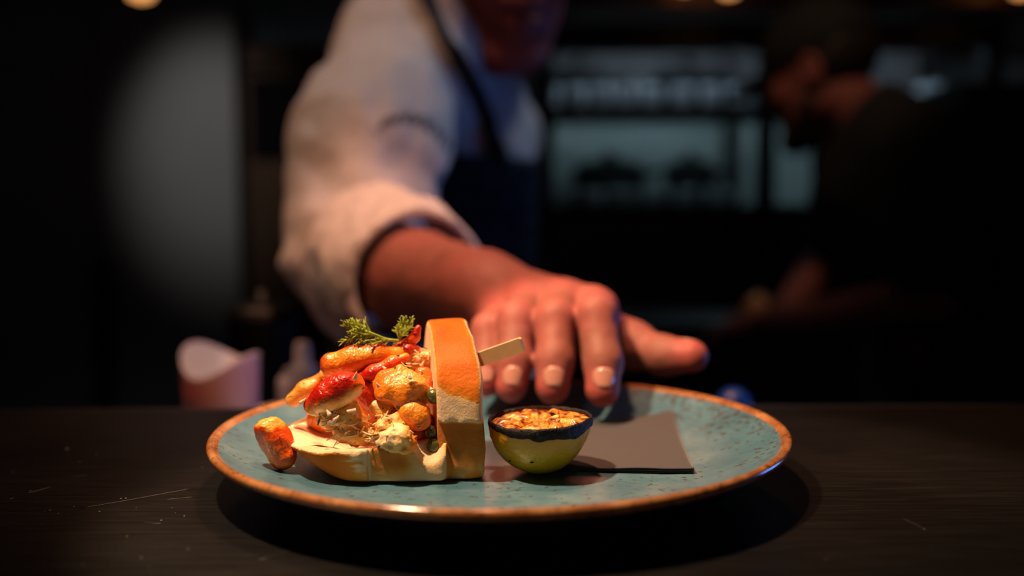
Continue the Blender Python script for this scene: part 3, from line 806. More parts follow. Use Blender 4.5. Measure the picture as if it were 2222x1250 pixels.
# ------------------------------------------------------------------ dill sprig
dill = thing('dill_sprig', fony(840, 745, -0.006), 'feathery green dill sprig resting on top of the lobster heap', 'dill')
st = bez([fony(868, 740, -0.004), fony(838, 736, -0.006), fony(808, 724, -0.008), fony(778, 712, -0.008)], 8)
build('stem', *tube_mesh(st, np.linspace(0.0008, 0.0005, len(st)), 6), M_DILL, dill)
def frond(base, tip, n, spread, L, droop):
    base, tip = np.array(base), np.array(tip)
    ax = tip - base; parts = [tube_mesh(bez([base, (base+tip)/2 + np.array([0, 0, 0.0006]), tip], 5), 0.00028, 5)]
    axn = ax/np.linalg.norm(ax)
    for i in range(n):
        t_ = (i + 0.6)/n
        p = base + ax*t_
        for sgn in (-1, 1):
            side = np.cross(axn, [0.2*sgn, 1, 0.1]); side = side/np.linalg.norm(side)*sgn
            d = axn*0.75 + side*spread*r2.uniform(0.6, 1.2) + np.array([0, r2.gauss(0, 0.45), droop + r2.gauss(0, 0.12)])
            d /= np.linalg.norm(d); l = L*(1.05 - 0.55*t_)*r2.uniform(0.75, 1.2)
            q = bez([p, p + d*l*0.5 + axn*l*0.06, p + d*l], 4)
            parts.append(tube_mesh(q, np.linspace(0.00030, 0.00012, len(q)), 5))
            for _ in range(2):
                e = d + np.array([r2.gauss(0, .45), r2.gauss(0, .4), r2.gauss(0, .45)]); e /= np.linalg.norm(e)
                p2 = p + d*l*r2.uniform(0.35, 0.7)
                parts.append(tube_mesh([p2, p2 + e*l*0.3, p2 + e*l*0.55], [0.00024, 0.0002, 0.0001], 4))
    V, Fc = merge(parts); build('frond', V, Fc, M_DILL, dill)
frond(fony(800, 722, -0.008), fony(752, 706, -0.008), 10, 0.55, 0.0064, 0.1)
frond(fony(806, 720, -0.006), fony(768, 700, -0.004), 9, 0.5, 0.0056, 0.15)
frond(fony(815, 728, -0.008), fony(765, 728, -0.010), 7, 0.5, 0.0058, -0.05)
frond(fony(800, 726, -0.008), fony(742, 742, -0.009), 6, 0.45, 0.0048, -0.05)
frond(fony(838, 736, -0.007), fony(775, 745, -0.012), 8, 0.35, 0.0040, -0.1)
frond(fony(850, 738, -0.006), fony(805, 748, -0.014), 6, 0.4, 0.0036, -0.1)
frond(fony(866, 738, -0.004), fony(876, 692, -0.002), 6, 0.55, 0.0052, 0.3)
frond(fony(868, 736, -0.004), fony(895, 697, -0.001), 6, 0.5, 0.0048, 0.25)
frond(fony(866, 738, -0.004), fony(862, 712, -0.008), 4, 0.5, 0.0038, 0.3)

# ------------------------------------------------------------------ people
def head_sdf(P, c, R, k=1.0):
    """head with face in its own frame: -Y looks out of the face, +Z up; R columns are the local axes in world space"""
    q = ((P - np.array(c, np.float32)) @ np.array(R, np.float32))/k
    X, Y, Z = q[..., 0], q[..., 1], q[..., 2]
    m = q.copy(); m[..., 0] = np.abs(X)
    d = ell(q, (0, 0.012, 0.040), (0.076, 0.096, 0.086))
    d = smin(d, ell(q, (0, -0.022, -0.030), (0.064, 0.066, 0.075)), 0.03)
    d = smin(d, rc(m, (0.050, -0.005, -0.055), (0.018, -0.070, -0.092), 0.022, 0.020), 0.02)
    d = smin(d, ell(q, (0, -0.076, -0.094), (0.022, 0.018, 0.018)), 0.015)
    d = smin(d, ell(m, (0.042, -0.062, -0.018), (0.022, 0.022, 0.020)), 0.02)
    d = smax(d, -ell(m, (0.033, -0.094, 0.012), (0.020, 0.016, 0.013)), 0.012)
    d = smin(d, rc(m, (0.010, -0.088, 0.030), (0.048, -0.074, 0.030), 0.009, 0.007), 0.012)
    d = smin(d, rc(q, (0, -0.088, 0.018), (0, -0.110, -0.026), 0.007, 0.0115), 0.010)
    d = smin(d, ell(m, (0.012, -0.096, -0.031), (0.009, 0.010, 0.008)), 0.006)
    d = smin(d, ell(q, (0, -0.086, -0.056), (0.024, 0.012, 0.0055)), 0.004)
    d = smin(d, ell(q, (0, -0.084, -0.068), (0.021, 0.012, 0.0065)), 0.004)
    d = smax(d, -rc(q, (-0.021, -0.0955, -0.0615), (0.021, -0.0955, -0.0615), 0.0015, 0.0015), 0.003)
    ear = smax(ell(m, (0.078, 0.012, 0.000), (0.010, 0.020, 0.032)), -ell(m, (0.088, 0.008, 0.004), (0.008, 0.011, 0.020)), 0.004)
    d = smin(d, ear, 0.006)
    return d*k
def frame(face, up=(0, 0, 1)):
    f = np.array(face, float); f /= np.linalg.norm(f)
    u = np.array(up, float); u -= f*(u @ f); u /= np.linalg.norm(u)
    r = np.cross(-f, u)                       # local X (Y = -face, Z = up)
    return np.stack([r, -f, u], 1)
def limb(P, pts, rad, k=0.02):
    d = None
    for i in range(len(pts) - 1):
        e = rc(P, pts[i], pts[i+1], rad[i], rad[i+1]); d = e if d is None else smin(d, e, k)
    return d
def finger_set(P, F_, k=0.004):
    d = None
    for pts, rad in F_:
        e = limb(P, pts, rad, k); d = e if d is None else np.minimum(d, e)
    return d
def bounds(pts, m): 
    A = np.array(pts); return A.min(0) - m, A.max(0) + m

# ---- the chef reaching over the pass
chef = thing('person', (-0.02, 0.86, FZ), 'person in white jacket and dark apron reaching a bare hand over the plate', 'person')
W = dict(
    wrist=ony(1042, 640, 0.190), cuff=ony(905, 612, 0.275), elbow=ony(765, 548, 0.405), shoulder=ony(862, 118, 0.56))
tipY = {'i': 0.062, 'm': 0.066, 'r': 0.070, 'p': 0.080}
FING = [  # MCP, PIP, DIP, tip
    ([ony(1290, 676, 0.128), ony(1294, 684, 0.086), ony(1308, 784, 0.070), ony(1307, 846, 0.062)], [0.0125, 0.0108, 0.0102, 0.0090]),
    ([ony(1218, 662, 0.135), ony(1205, 694, 0.088), ony(1203, 784, 0.073), ony(1199, 842, 0.066)], [0.0125, 0.0108, 0.0100, 0.0089]),
    ([ony(1148, 668, 0.140), ony(1121, 694, 0.094), ony(1116, 784, 0.078), ony(1110, 840, 0.071)], [0.0120, 0.0102, 0.0096, 0.0084]),
    ([ony(1088, 695, 0.143), ony(1060, 716, 0.103), ony(1056, 790, 0.090), ony(1056, 832, 0.084)], [0.0110, 0.0092, 0.0084, 0.0075])]
THUMB = ([ony(1240, 695, 0.165), ony(1370, 750, 0.135), ony(1440, 772, 0.118), ony(1502, 773, 0.108)], [0.0150, 0.0125, 0.0108, 0.0092])
def hand(P):
    palm = None
    for (pts, rad), w in zip(FING, (0.55, 0.25, -0.15, -0.45)):
        wr = W['wrist'] + (FING[0][0][0] - FING[3][0][0])*0.28*w
        e = rc(P, wr, pts[0], 0.0180, 0.0112); palm = e if palm is None else smin(palm, e, 0.014)
    palm = smin(palm, rc(P, W['wrist'] + np.array([0.01, -0.01, -0.008]), THUMB[0][1], 0.019, 0.0125), 0.016)
    for pts, rad in FING:      # knuckle bumps
        palm = smin(palm, np.linalg.norm(P - np.array(pts[0]) - np.array([0, 0.002, 0.0015]), axis=-1) - 0.0112, 0.008)
    fi = None
    for pts, rad in FING:
        e = limb(P, pts, rad, 0.004)
        e = e - 0.0007*np.exp(-((np.linalg.norm(P - pts[1], axis=-1)/0.009)**2)) - 0.0004*np.exp(-((np.linalg.norm(P - pts[2], axis=-1)/0.007)**2))
        fi = e if fi is None else smin(fi, e, 0.0018)
    d = smin(palm, fi, 0.007)
    th = limb(P, *THUMB, 0.006)
    d = smin(d, th, 0.009)
    # tendons
    for pts, rad in FING[:4]:
        d = smin(d, rc(P, W['wrist'] + (np.array(pts[0]) - W['wrist'])*0.25 + np.array([0, 0, 0.0165]), np.array(pts[0]) + np.array([0, 0.004, 0.0092]), 0.0024, 0.0028), 0.007)
    fore = limb(P, [W['wrist'], (W['wrist'] + W['cuff'])/2, W['cuff'], (W['cuff'] + W['elbow'])/2], [0.0265, 0.0285, 0.0345, 0.040], 0.02)
    d = smin(d, fore, 0.02)
    d = smin(d, np.linalg.norm(P - (W['wrist'] + np.array([-0.016, 0.012, 0.020])), axis=-1) - 0.008, 0.012)   # ulna head
    return d - 0.0003*fbm(P, 160, 2, 3)
allp = [p for f in FING for p in f[0]] + THUMB[0] + [W['wrist'], (W['cuff'] + W['elbow'])/2]
lo, hi = bounds(allp, 0.045)
hV, hQ = sdf_mesh(hand, lo, hi, 0.0016)
red = np.zeros(len(hV))
for pts, rad in FING + [THUMB]:
    red = np.maximum(red, 0.9*np.exp(-(np.linalg.norm(hV - pts[-1], axis=1)/0.011)**2))
    red = np.maximum(red, 0.75*np.exp(-(np.linalg.norm(hV - pts[0], axis=1)/0.016)**2))
    red = np.maximum(red, 0.5*np.exp(-(np.linalg.norm(hV - pts[1], axis=1)/0.012)**2))
red = 0.15 + red
# head
FACE1 = np.array([0.30, -0.83, -0.46])
R1 = frame(FACE1, (-0.12, 0.1, 1))
chin = ony(1112, 150, 0.60)
HK = 1.10
HC1 = chin - R1 @ np.array([0, -0.080, -0.106])*HK
NECK1 = np.array([-0.078, 0.700, 0.262])
LSH = np.array([-0.03, 0.88, 0.220])
PEL1 = np.array([-0.105, 0.98, -0.10])
def chef_head(P):
    d = head_sdf(P, HC1, R1, HK)
    nb = HC1 + R1 @ np.array([0, 0.03, -0.06])
    return smin(d, rc(P, nb, NECK1, 0.052, 0.058), 0.02)
lo, hi = bounds([HC1 - 0.1, HC1 + 0.14, NECK1], 0.05)
kV, kQ = sdf_mesh(chef_head, lo, hi, 0.003)
hips = [PEL1 + np.array([-0.04, -0.085, 0]), PEL1 + np.array([0.04, 0.085, 0])]
knees = [np.array([-0.10, 0.80, -0.50]), np.array([0.0, 0.99, -0.52])]
ankles = [np.array([-0.11, 0.84, -0.92]), np.array([0.0, 1.05, -0.92])]
toes = [a + np.array([0.11, -0.12, -0.04]) for a in ankles]
LEL, LWR = np.array([-0.02, 1.02, 0.0]), np.array([0.03, 0.90, -0.2])
def chef_core(P, g=0.0):
    d = rc(P, NECK1 + np.array([0, 0.02, -0.06]), PEL1, 0.096 + g, 0.115 + g)
    d = smin(d, rc(P, W['shoulder'] + (NECK1 - W['shoulder'])*0.25, LSH, 0.058 + g, 0.055 + g), 0.05)
    return d
def chef_under(P):
    d = chef_core(P)
    d = smin(d, limb(P, [W['shoulder'], W['elbow'], (W['cuff'] + W['elbow'])/2], [0.048, 0.040, 0.039], 0.02), 0.02)
    d = smin(d, limb(P, [LSH, LEL, LWR], [0.048, 0.04, 0.027], 0.02), 0.02)
    n = (LWR - LEL)/np.linalg.norm(LWR - LEL)
    d = smin(d, rc(P, LWR, LWR + n*0.08, 0.027, 0.03), 0.01)
    for k in range(4):
        b = LWR + n*0.08 + np.array([0.018*(k - 1.5), 0.01*(k-1.5), 0]); d = smin(d, rc(P, b, b + n*0.07, 0.010, 0.008), 0.004)
    d = smin(d, rc(P, LWR + n*0.03, LWR + n*0.07 + np.array([-0.05, -0.02, 0]), 0.014, 0.009), 0.008)
    for i in (0, 1):
        d = smin(d, limb(P, [hips[i], knees[i], ankles[i], toes[i]], [0.085, 0.055, 0.036, 0.03], 0.03), 0.03)
    return d
cV, cQ = sdf_mesh(chef_under, (-0.28, 0.32, -1.0), (0.33, 1.2, 0.36), 0.009)
V, Fc = merge([(hV, hQ.tolist()), (kV, kQ.tolist()), (cV, cQ.tolist())])
build('body', V, Fc, M_SKIN, chef, attrs={'red': np.concatenate([red, np.full(len(kV), 0.40), np.full(len(cV), 0.2)])})
# fingernails, each a curved shield on the back of its fingertip
for pts, rad in FING + [THUMB]:
    a_, b_ = np.array(pts[2]), np.array(pts[3])
    t_ = (b_ - a_)/np.linalg.norm(b_ - a_)
    back = np.array([0, -1.0, 0.28]) if pts is not THUMB[0] else np.array([0.0, 0.6, 0.8])
    back -= t_*(back @ t_); back /= np.linalg.norm(back); sd = np.cross(t_, back)
    V, Fc, r_ = [], [], rad[3]
    for i in range(9):
        u = i/8
        for j in range(7):
            v = j/6*2 - 1
            w = 0.66*(1 - 0.75*abs(2*u - 1)**3)**0.5
            ang = v*w
            ln = -0.0085 + u*0.0105
            rr = r_*1.0 + 0.0004*(1 - v*v) + 0.0009*(1 - u) - 0.0006*max(0, u - 0.6)
            V.append(b_ + t_*ln + rr*(math.sin(ang)*sd + math.cos(ang)*back))
    for i in range(8):
        for j in range(6):
            q = i*7 + j; Fc.append([q, q+1, q+8, q+7])
    o = build('fingernail', V, Fc, M_NAIL, chef)
    o.modifiers.new('thick', 'SOLIDIFY').thickness = 0.0005
# jacket: body panel, sleeve and rolled cuff
def folds(P, amp, fr, s):
    return amp*fbm(P*np.array([1, 1, 0.55], np.float32), fr, 3, s)
def jacket(P):
    d = chef_core(P, 0.012)
    d = smin(d, limb(P, [LSH, LEL, (LEL + LWR)/2], [0.062, 0.055, 0.05], 0.03), 0.03)
    sl = limb(P, [W['shoulder'] + np.array([0.01, 0.03, 0.0]), (W['shoulder']*0.5 + W['elbow']*0.5) + np.array([-0.006, -0.005, 0]), W['elbow'] + np.array([-0.004, 0.0, 0.004])], [0.070, 0.066, 0.062], 0.04)
    d = smin(d, sl, 0.04)
    d = d - folds(P, 0.007, 16, 5) - 0.003*np.sin(P[..., 2]*95 + P[..., 0]*60 + 3*vnoise(P*20, 2))*sstep(-P[..., 2], -0.24, -0.10)
    d = smin(d, rc(P, W['elbow'] + np.array([-0.035, 0.02, -0.012]), W['elbow'] + np.array([-0.045, 0.03, -0.02]), 0.02, 0.018), 0.02)
    col = rc(P, NECK1 + (HC1 - NECK1)*0.05, NECK1, 0.060, 0.064)
    d = smin(d, col, 0.012)
    d = smax(d, -rc(P, NECK1, NECK1 + (HC1 - NECK1)*0.8, 0.055, 0.062), 0.004)
    return smax(d, -0.16 - P[..., 2], 0.01)
lo, hi = (-0.30, 0.26, -0.20), (0.26, 1.18, 0.42)
V, Q = sdf_mesh(jacket, lo, hi, 0.006)
jk = build('jacket', V, Q, M_COTTON, chef)
ax = (W['cuff'] - W['elbow'])/np.linalg.norm(W['cuff'] - W['elbow'])
def cuff(P):
    a0, a1 = W['elbow'], W['cuff'] + ax*(-0.002)
    d = rc(P, a0, a1, 0.076, 0.0560) - folds(P, 0.004, 30, 8)
    s_ax = (P - a1) @ ax.astype(np.float32)
    d = smax(d, s_ax - 0.004 - 0.004*vnoise(P*25, 4), 0.006)
    d = smax(d, -0.082 - s_ax - 0.006*vnoise(P*30, 6), 0.008)
    d = smax(d, -(rc(P, a0, W['cuff'] + ax*0.06, 0.058, 0.0415)), 0.003)
    return d
lo, hi = bounds([W['elbow'], W['cuff']], 0.085)
V, Q = sdf_mesh(cuff, lo, hi, 0.0035)
build('rolled_cuff', V, Q, M_COTTON, chef)
# curved row of grey stitched lettering on the sleeve, laid on the jacket surface
def march(f, p, d, t0, t1, n=400):
    ts = np.linspace(t0, t1, n); pp = p + d*ts[:, None]
    v = f(pp.astype(np.float32)); i = np.argmax(v < 0)
    return pp[i] if v[i] < 0 else None
sts = []
for k in range(13):
    t_ = k/12
    x = 832 + 140*t_; y = 268 - 26*math.sin(t_*2.4) + 62*t_**2
    for (dx, dy) in ((-4, 12), (4, -10)) if k % 2 else ((-3, 10), (3, 12)):
        p, q = march(jacket, CAM, ray(x + dx - 3, y + dy*0.9), 0.6, 1.4), march(jacket, CAM, ray(x + dx + 3, y - 9), 0.6, 1.4)
        if p is None or q is None or np.linalg.norm(p - q) > 0.04: continue
        sts.append(tube_mesh([p, (p + q)/2 - ray(x, y)*0.001, q], 0.0015, 6))
if sts:
    V, Fc = merge(sts); o = build('sleeve_embroidery', V, Fc, M_THREAD, jk); o['label'] = 'blurred grey arc of stitched lettering'
# apron bib over the chest with its neck strap
CF = np.array([0.62, -0.78, 0.0]); CF /= np.linalg.norm(CF)
def apron(P):
    d = np.abs(jacket_base(P)) - 0.0035
    s_f = (P - (NECK1*0.6 + PEL1*0.4)) @ CF.astype(np.float32)
    d = smax(d, -s_f - 0.01, 0.004)
    return smax(d, P[..., 2] - 0.178, 0.004)
def jacket_base(P): return chef_core(P, 0.020) - folds(P, 0.004, 14, 5)
V, Q = sdf_mesh(apron, (-0.28, 0.5, -0.28), (0.24, 1.2, 0.3), 0.006)
ap = build('apron', V, Q, M_APRON, chef)
hits = [march(jacket, CAM, ray(x, y), 0.5, 1.5) for (x, y) in [(930, 5), (955, 60), (985, 125), (1018, 195), (1045, 255), (1068, 315), (1085, 370)]]
hits = [h + np.array([0.0, -0.004, 0.001]) for h in hits if h is not None]
if len(hits) >= 3:
    top_ = np.array(NECK1) + np.array([-0.03, 0.05, 0.075])
    pth = bez([2*hits[0] - hits[1] + np.array([0, 0.01, 0])] + hits, 6)
    V, Fc = tube_mesh(pth, 0.016, 10, 0.35); build('neck_strap', V, Fc, M_APRON, ap)
# trousers, shoes, hair, eyes
def trousers(P):
    d = None
    for i in (0, 1):
        e = limb(P, [hips[i], knees[i], ankles[i]], [0.105, 0.075, 0.06], 0.03); d = e if d is None else smin(d, e, 0.03)
    d = smin(d, rc(P, PEL1, PEL1 + np.array([0.005, -0.03, 0.08]), 0.125, 0.12), 0.04)
    return smax(smax(d - folds(P, 0.006, 14, 4), P[..., 2] + 0.02, 0.01), -0.955 - P[..., 2], 0.005)
V, Q = sdf_mesh(trousers, (-0.32, 0.66, -0.97), (0.20, 1.22, 0.02), 0.009)
build('trousers', V, Q, M_BLACK, chef)
for i in (0, 1):
    def shoe(P, i=i):
        d = smin(rc(P, ankles[i] + np.array([-0.03, 0.035, -0.03]), toes[i] + np.array([0.02, -0.02, -0.005]), 0.045, 0.042), rc(P, ankles[i], ankles[i] + np.array([0, 0, 0.03]), 0.05, 0.05), 0.02)
        return smax(d, -1.0 - P[..., 2], 0.004)
    lo, hi = bounds([ankles[i], toes[i]], 0.11)
    V, Q = sdf_mesh(shoe, lo, hi, 0.006); build('shoe', V, Q, M_BLACK, chef)
def chef_hair(P):
    q = (P - HC1.astype(np.float32)) @ R1.astype(np.float32)
    d = ell(q, (0, 0.018, 0.045), (0.084, 0.102, 0.094)) - 0.003*fbm(P, 60, 2, 4)
    cutp = np.minimum(q[..., 2] - 0.045 - q[..., 1]*-0.9, 1)
    keep_ = 0.035 - q[..., 2] - 1.1*q[..., 1]
    return smax(d, keep_, 0.006)
V, Q = sdf_mesh(chef_hair, HC1 - 0.16, HC1 + 0.17, 0.004)
build('hair', V, Q, M_HAIR, chef)
for sx_ in (-1, 1):
    c = HC1 + R1 @ np.array([0.033*sx_, -0.081, 0.012])
    V, Q = sdf_mesh(lambda P: np.linalg.norm(P - c, axis=-1) - 0.0125, c - 0.014, c + 0.014, 0.002)
    e = build('eye', V, Q, M_EYE, chef)
    c2 = c + R1 @ np.array([0, -0.0085, -0.002])
    V, Q = sdf_mesh(lambda P: np.linalg.norm(P - c2, axis=-1) - 0.0058, c2 - 0.007, c2 + 0.007, 0.0012)
    build('iris', V, Q, M_IRIS, e)

# ---- the second cook, back turned, in a black shirt and cap
cook = thing('person', (0.82, 1.40, FZ), 'person in black shirt and dark cap turned away at the back right', 'person')
FACE2 = np.array([-0.78, 0.55, -0.30]); R2 = frame(FACE2)
ear2 = ony(1760, 150, 1.33)
# local +X of the head is the side towards the camera for this facing
sgn = 1.0 if (R2 @ np.array([1.0, 0, 0]))[1] < 0 else -1.0
HC2 = ear2 - R2 @ np.array([0.080*sgn, 0.012, 0.0])
N2 = ony(1885, 262, 1.36)
SHN = ony(2010, 330, 1.24)          # near shoulder
SHF = ony(1850, 330, 1.52)
EL2 = ony(2035, 640, 1.20); WR2 = ony(1760, 690, 1.34); TIP2 = ony(1640, 692, 1.42)
ELF = ony(1800, 560, 1.58); WRF = ony(1690, 700, 1.50)
PEL2 = np.array([0.86, 1.44, -0.10])
def cook_head(P):
    d = head_sdf(P, HC2, R2)
    return smin(d, rc(P, HC2 + R2 @ np.array([0, 0.035, -0.06]), N2, 0.054, 0.060), 0.02)
lo, hi = bounds([HC2 - 0.1, HC2 + 0.13, N2], 0.05)
kV, kQ = sdf_mesh(cook_head, lo, hi, 0.004)
def cook_hand(P, wr, tip):
    n = (tip - wr)/np.linalg.norm(tip - wr); s_ = np.cross(n, [0, 0, 1]); s_ /= np.linalg.norm(s_)
    d = limb(P, [wr, wr + n*0.07], [0.026, 0.030], 0.01)
    for k in range(4):
        b = wr + n*0.075 + s_*0.019*(k - 1.5) ; L = (0.055, 0.066, 0.07, 0.06)[k]
        d = smin(d, limb(P, [b, b + n*L*0.5, b + n*L + np.array([0, 0, -0.025])], [0.011, 0.010, 0.008], 0.004), 0.003)
    return smin(d, rc(P, wr + n*0.03, wr + n*0.06 - s_*0.055, 0.013, 0.009), 0.006)
hips2 = [PEL2 + np.array([0.03, -0.09, 0]), PEL2 + np.array([-0.03, 0.09, 0])]
kn2 = [h + np.array([-0.06, -0.01, -0.42]) for h in hips2]; an2 = [k_ + np.array([0.05, 0, -0.40]) for k_ in kn2]; to2 = [a + np.array([-0.15, 0.06, -0.04]) for a in an2]
def cook_core(P, g=0.0):
    d = rc(P, N2 + np.array([0.04, 0.02, -0.10]), PEL2, 0.115 + g, 0.125 + g)
    d = smin(d, rc(P, SHN, SHF, 0.062 + g, 0.062 + g), 0.05)
    d = smin(d, rc(P, N2 + np.array([0, 0.0, 0.01]), SHN, 0.05 + g, 0.06 + g), 0.03)
    return smin(d, limb(P, [SHN + np.array([0.06, 0.05, -0.08]), PEL2 + np.array([0.05, -0.02, 0.1])], [0.10 + g, 0.12 + g]), 0.06)
def cook_under(P):
    d = cook_core(P)
    d = smin(d, limb(P, [SHN, EL2, WR2], [0.05, 0.043, 0.028], 0.02), 0.02)
    d = smin(d, cook_hand(P, WR2, TIP2), 0.01)
    d = smin(d, limb(P, [SHF, ELF, WRF], [0.05, 0.043, 0.028], 0.02), 0.02)
    d = smin(d, cook_hand(P, WRF, WRF + np.array([-0.1, 0.02, -0.01])), 0.01)
    for i in (0, 1): d = smin(d, limb(P, [hips2[i], kn2[i], an2[i], to2[i]], [0.088, 0.058, 0.038, 0.032], 0.03), 0.03)
    return d
cV, cQ = sdf_mesh(cook_under, (0.20, 1.05, -1.0), (1.12, 1.78, 0.42), 0.010)
V, Fc = merge([(kV, kQ.tolist()), (cV, cQ.tolist())])
build('body', V, Fc, M_SKIN, cook, attrs={'red': np.concatenate([np.full(len(kV), 0.3), np.full(len(cV), 0.3)])})
def shirt(P):
    d = cook_core(P, 0.014)
    d = smin(d, limb(P, [SHN, (SHN + EL2)/2, EL2 + (SHN - EL2)*0.18], [0.072, 0.068, 0.068], 0.03), 0.03)
    d = smin(d, limb(P, [SHF, ELF + (SHF - ELF)*0.2], [0.072, 0.066], 0.03), 0.03)
    d = d - folds(P, 0.007, 13, 7)
    d = smax(d, -rc(P, N2, HC2 + R2 @ np.array([0, 0.03, -0.03]), 0.063, 0.066), 0.004)
    return smax(d, -0.12 - P[..., 2], 0.01)
V, Q = sdf_mesh(shirt, (0.40, 1.02, -0.16), (1.16, 1.80, 0.40), 0.009)
build('shirt', V, Q, M_BLACK, cook)
V, Q = sdf_mesh(lambda P: smax(smin(limb(P, [hips2[0], kn2[0], an2[0]], [0.108, 0.078, 0.062]), limb(P, [hips2[1], kn2[1], an2[1]], [0.108, 0.078, 0.062]), 0.03) - folds(P, 0.006, 14, 2), P[..., 2] + 0.05, 0.01), (0.55, 1.1, -0.96), (1.12, 1.75, -0.04), 0.011)
build('trousers', V, Q, M_BLACK, cook)
for i in (0, 1):
    V, Q = sdf_mesh(lambda P: smax(rc(P, an2[i] + np.array([0.03, -0.01, -0.03]), to2[i], 0.05, 0.045), -1.0 - P[..., 2], 0.004), *bounds([an2[i], to2[i]], 0.1), 0.008)
    build('shoe', V, Q, M_BLACK, cook)
def cook_hair(P):
    q = (P - HC2.astype(np.float32)) @ R2.astype(np.float32)
    d = ell(q, (0, 0.020, 0.035), (0.081, 0.098, 0.092)) - 0.002*fbm(P, 80, 2, 4)
    return smax(smax(d, -0.052 - q[..., 2], 0.004), 0.020 - q[..., 1] - 0.5*q[..., 2], 0.006)
V, Q = sdf_mesh(cook_hair, HC2 - 0.16, HC2 + 0.16, 0.005); build('hair', V, Q, M_HAIR, cook)
def beard(P):
    q = (P - HC2.astype(np.float32)) @ R2.astype(np.float32); m_ = q.copy(); m_[..., 0] = np.abs(q[..., 0])
    return smin(rc(m_, (0.058, -0.010, -0.050), (0.018, -0.072, -0.098), 0.018, 0.022), ell(q, (0, -0.078, -0.100), (0.028, 0.024, 0.024)), 0.02) - 0.001*fbm(P, 120, 2, 1)
V, Q = sdf_mesh(beard, HC2 - 0.16, HC2 + 0.14, 0.004); build('beard', V, Q, M_HAIR, cook)
def cap(P):
    q = (P - HC2.astype(np.float32)) @ R2.astype(np.float32)
    d = ell(q, (0, 0.014, 0.046), (0.086, 0.106, 0.098))
    return smax(np.maximum(d, -(d + 0.005)), 0.028 + 0.15*q[..., 1] - q[..., 2], 0.004)
V, Q = sdf_mesh(cap, HC2 - 0.16, HC2 + 0.17, 0.004); cp_ = build('cap', V, Q, M_BLACK, cook)
def brim(P):
    q = (P - HC2.astype(np.float32)) @ R2.astype(np.float32)
    z0 = 0.038 + 0.10*(q[..., 1] + 0.08) - 2.6*q[..., 0]**2
    d = ell(np.stack([q[..., 0], q[..., 1], 0*q[..., 0]], -1), (0, -0.095, 0), (0.078, 0.085, 0.05))
    return smax(smax(d, np.abs(q[..., 2] - z0) - 0.0035, 0.003), q[..., 1] + 0.055, 0.003)
V, Q = sdf_mesh(brim, HC2 - 0.22, HC2 + 0.22, 0.004); build('brim', V, Q, M_BLACK, cp_)
for sx_ in (-1, 1):
    c = HC2 + R2 @ np.array([0.033*sx_, -0.081, 0.012])
    V, Q = sdf_mesh(lambda P: np.linalg.norm(P - c, axis=-1) - 0.0125, c - 0.014, c + 0.014, 0.0025)
    build('eye', V, Q, M_EYE, cook)

# ------------------------------------------------------------------ heat lamps over the pass (just above the frame)
def bell_lamp(name, loc, label, glow, R=0.085):
    t_ = thing(name, (loc[0], loc[1], loc[2] - 0.02), label, 'lamp', 'heat lamps over the pass')
    x, y, z = loc
    build('shade', *lathe_mesh([(R, -0.018), (R, -0.012), (R*0.92, 0.03), (R*0.6, 0.075), (0.03, 0.10), (0.022, 0.14), (1e-5, 0.142)], 40, loc), M_INOX, t_).modifiers.new('wall', 'SOLIDIFY').thickness = -0.002
    build('bulb', *lathe_mesh([(1e-5, 0.012), (0.018, 0.018), (0.030, 0.036), (0.026, 0.055), (0.014, 0.085)], 24, loc), glow, t_)
    build('cord', *tube_mesh([(x, y, z + 0.14), (x, y, z + 0.6), (x, y, 1.7)], 0.004, 8), M_PAN, t_)
bell_lamp('heat_lamp', LAMP_A, 'steel heat lamp hanging over the stuffed roll', M_LAMPGLOW)
bell_lamp('heat_lamp', LAMP_B, 'steel heat lamp hanging over the far rim of the plate', M_LAMPGLOW)
t_ = thing('spot_housing', (-0.55, 0.13, 1.15), 'black ceiling spotlight aimed at the white jacket', 'lamp')
build('can', *tube_mesh([(-0.552, 0.148, 1.16), (-0.60, 0.11, 1.27)], 0.06, 20), M_DARK, t_)
build('arm', *tube_mesh([(-0.59, 0.12, 1.25), (-0.59, 0.12, 1.7)], 0.01, 8), M_DARK, t_)
t_ = thing('blue_tube_lamp', (1.53, 0.62, FZ), 'blue tube lamp on a stand at the right end of the pass', 'lamp')
build('housing', *box_mesh((1.515, 0.36, -0.06), (1.545, 0.88, 0.02), 0.004), M_DARK, t_, smooth=False)
build('stand', *tube_mesh([(1.53, 0.62, FZ), (1.53, 0.62, -0.06)], 0.012, 10), M_DARK, t_)

# ------------------------------------------------------------------ lower prep counter behind the pass
prep = thing('prep_counter', (0, 0.33, FZ), 'low dark prep counter behind the steel pass', 'counter')
box('prep_top', (-1.5, 0.19, -0.13), (1.5, 0.47, -0.10), M_STEEL, prep, 0.003)
box('prep_body', (-1.45, 0.21, FZ), (1.45, 0.45, -0.13), M_DARK, prep)
PZ = -0.0998
# white tub with an uneven torn rim
c = ony(480, 830, 0.33); tub = thing('plastic_tub', (c[0], c[1], PZ), 'milky white plastic tub behind the counter edge left of the plate', 'tub')
def tubw(r, z, a):
    hz = 0.0 if z < 0.09 else (0.016*math.cos(a - 2.6)**2 - 0.009*max(0, math.cos(a + 1.3)))
    return r, z + hz
build('wall', *lathe_mesh([(1e-5, 0), (0.026, 0), (0.0275, 0.004), (0.0300, 0.097), (0.0305, 0.100), (0.0290, 0.100), (0.026, 0.006), (1e-5, 0.005)], 40, (c[0], c[1], PZ), tubw), M_PLASTIC, tub)
build('contents', *lathe_mesh([(0.0272, 0.080), (1e-5, 0.084)], 32, (c[0], c[1], PZ)), M_PLASTIC, tub)
c = ony(648, 830, 0.36); sq = thing('squeeze_bottle', (c[0], c[1], PZ), 'pale squeeze bottle with nozzle just behind the left of the plate', 'bottle')
c = np.array([c[0], c[1], PZ])
